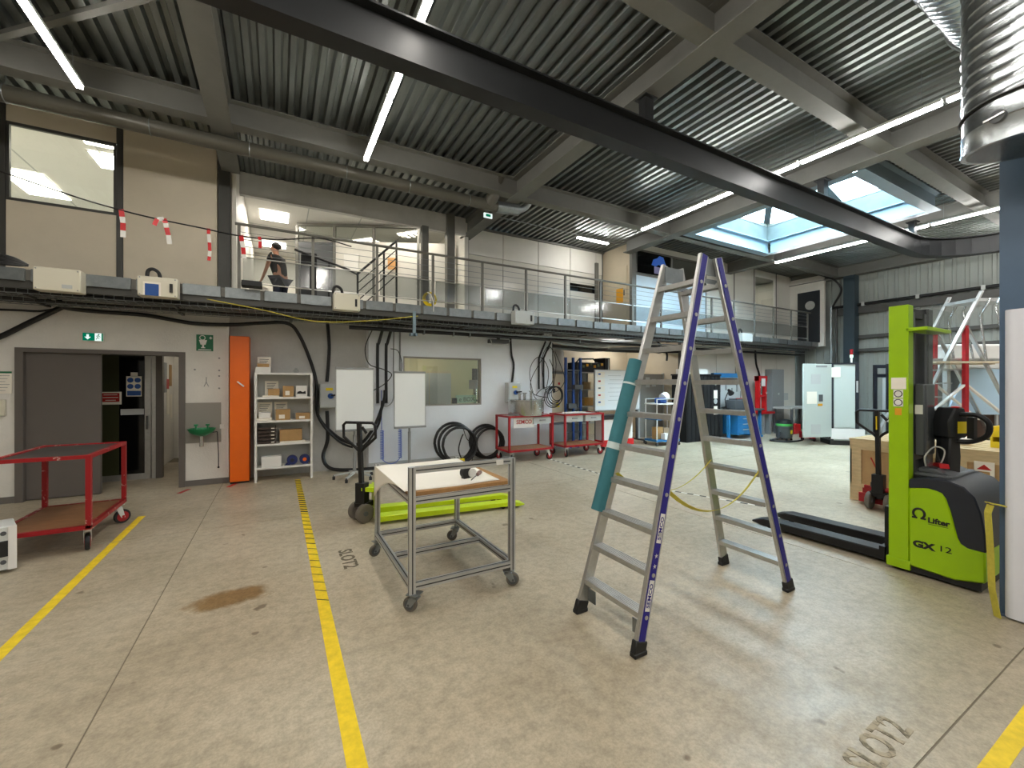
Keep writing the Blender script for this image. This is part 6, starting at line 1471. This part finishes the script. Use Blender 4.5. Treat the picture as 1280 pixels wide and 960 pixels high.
# process skid right of it
sd_ = thing('process_skid', 'dark framed skid with grey tanks and pipes right of the control cabinet', 'machine', (13.75, 4.75, 0), R(-45))
for x in (0, .62): 
    for y in (0, .6): B().box(x, x + .07, y, y + .07, 0, 2.12).build('frame_post', 'navy', sd_)
for z in (.1, 1.80, 2.05): B().box(0, .69, 0, .07, z, z + .09).box(0, .69, .6, .67, z, z + .09).build('frame_beam', 'navy', sd_)
for x in (.17, .45): B().cyl((x, .3, .15), (x, .3, 1.78), .12, 18).build('tank', 'greylight', sd_)
for k in range(6): B().tube([(.05 + .1 * k, -.03, .3 + .13 * k), (.05 + .1 * k, -.06, .9 + .05 * k), (.3 + .05 * k, -.06, .9 + .05 * k)], .015, 6).build('pipe', 'steel', sd_)
tag(B().box(-.14, .14, -.12, .12, 0, .3).build('white_canister', 'white', loc=(14.35, 4.6, 2.142), bevel=.03), 'white canister on top of the process skid beside the lime mast', 'canister')

# machine behind the crate and aluminium platform ladder
mc = thing('white_machine', 'long white machine with a dark brown base behind the wooden crate', 'machine', (14.62, 2.95, 0), R(-29))
B().box(-1.7, 1.2, -.4, .35, .0, .95).build('base_cabinet', mat('dark_brown_base', '4a352a', .6), mc); B().box(-1.75, 1.25, -.45, .40, 1.95, 2.50).build('upper_cover', 'white', mc, bevel=.03); B().box(-1.7, 1.2, .15, .35, .95, 1.95).build('rear_wall', 'grey', mc)
B().box(-1.8, 1.25, -.5, .15, .95, 1.05).build('table_edge', 'greylight', mc)
for x in (-1.7, 1.12): B().box(x, x + .08, -.4, -.3, 1.05, 1.95).build('front_post', 'greylight', mc)
bp_ = thing('blue_glass_panel', 'pale blue translucent panel leaning on the white machine', 'panel', (13.44, 3.05, 0), R(-29)); B().prism([(-.75, .95), (.45, .95), (.45, 1.95), (-.25, 1.95)], 'y', -.02, .02).build('panel_sheet', mat('pale_blue_panel', 'b9d6ec', .25), bp_)
for x in (-.6, .4): B().box(x, x + .05, .02, .06, 0, 1.4).build('panel_leg', 'greylight', bp_)
pl = thing('platform_ladder', 'aluminium platform ladder with red posts and slanting handrails behind the crate', 'ladder', (12.15, 2.95, 0), R(-29.2))
# local x runs to the right, y away
for y in (0, .62):
    B().bar((-1.45, y, .15), (-.80, y, 1.35), .03, .07, (0, 1, 0)).bar((-.80, y, 1.35), (.33, y, 3.50), .03, .07, (0, 1, 0)).build('slanted_rail', 'alu', pl)
    B().bar((.0, y, .0), (.0, y, 2.80), .07, .07, (0, 1, 0)).build('red_post', 'red', pl)
    B().bar((.02, y, 2.78), (1.0, y, .9), .03, .07, (0, 1, 0)).bar((1.0, y, .9), (1.4, y, .05), .03, .07, (0, 1, 0)).build('rear_rail', 'alu', pl)
    B().bar((.0, y, 1.62), (.95, y, .85), .03, .06, (0, 1, 0)).bar((.0, y, 1.62), (-1.0, y, .80), .03, .06, (0, 1, 0)).build('cross_brace', 'white', pl)
    B().tube([(.42, y, 2.12), (.30, y, 3.0), (.50, y, 3.35)], .02, 8).tube([(.85, y, 2.12), (.62, y, 3.2), (.72, y, 3.4)], .02, 8).build('guard_post', 'steel', pl)
    B().bar((-.65, y, 2.06), (1.25, y, 2.06), .04, .12, (0, 1, 0)).build('platform_beam', 'beige', pl)
B().box(-.6, 1.2, .04, .58, 2.10, 2.14).build('platform_deck', 'alu', pl); B().box(.2, .95, .0, .62, 3.30, 3.36).build('top_guard', 'alu', pl)
for k in range(7): B().box(-1.42 + .20 * k, -1.24 + .20 * k, .02, .60, .22 + .28 * k, .25 + .28 * k).build('tread', 'alu', pl)
for x in (-1.45, 0, 1.4):
    for y in (0, .62): B().cyl((x - .02, y, .04), (x + .02, y, .04), .04, 12).build('castor', 'black', pl)
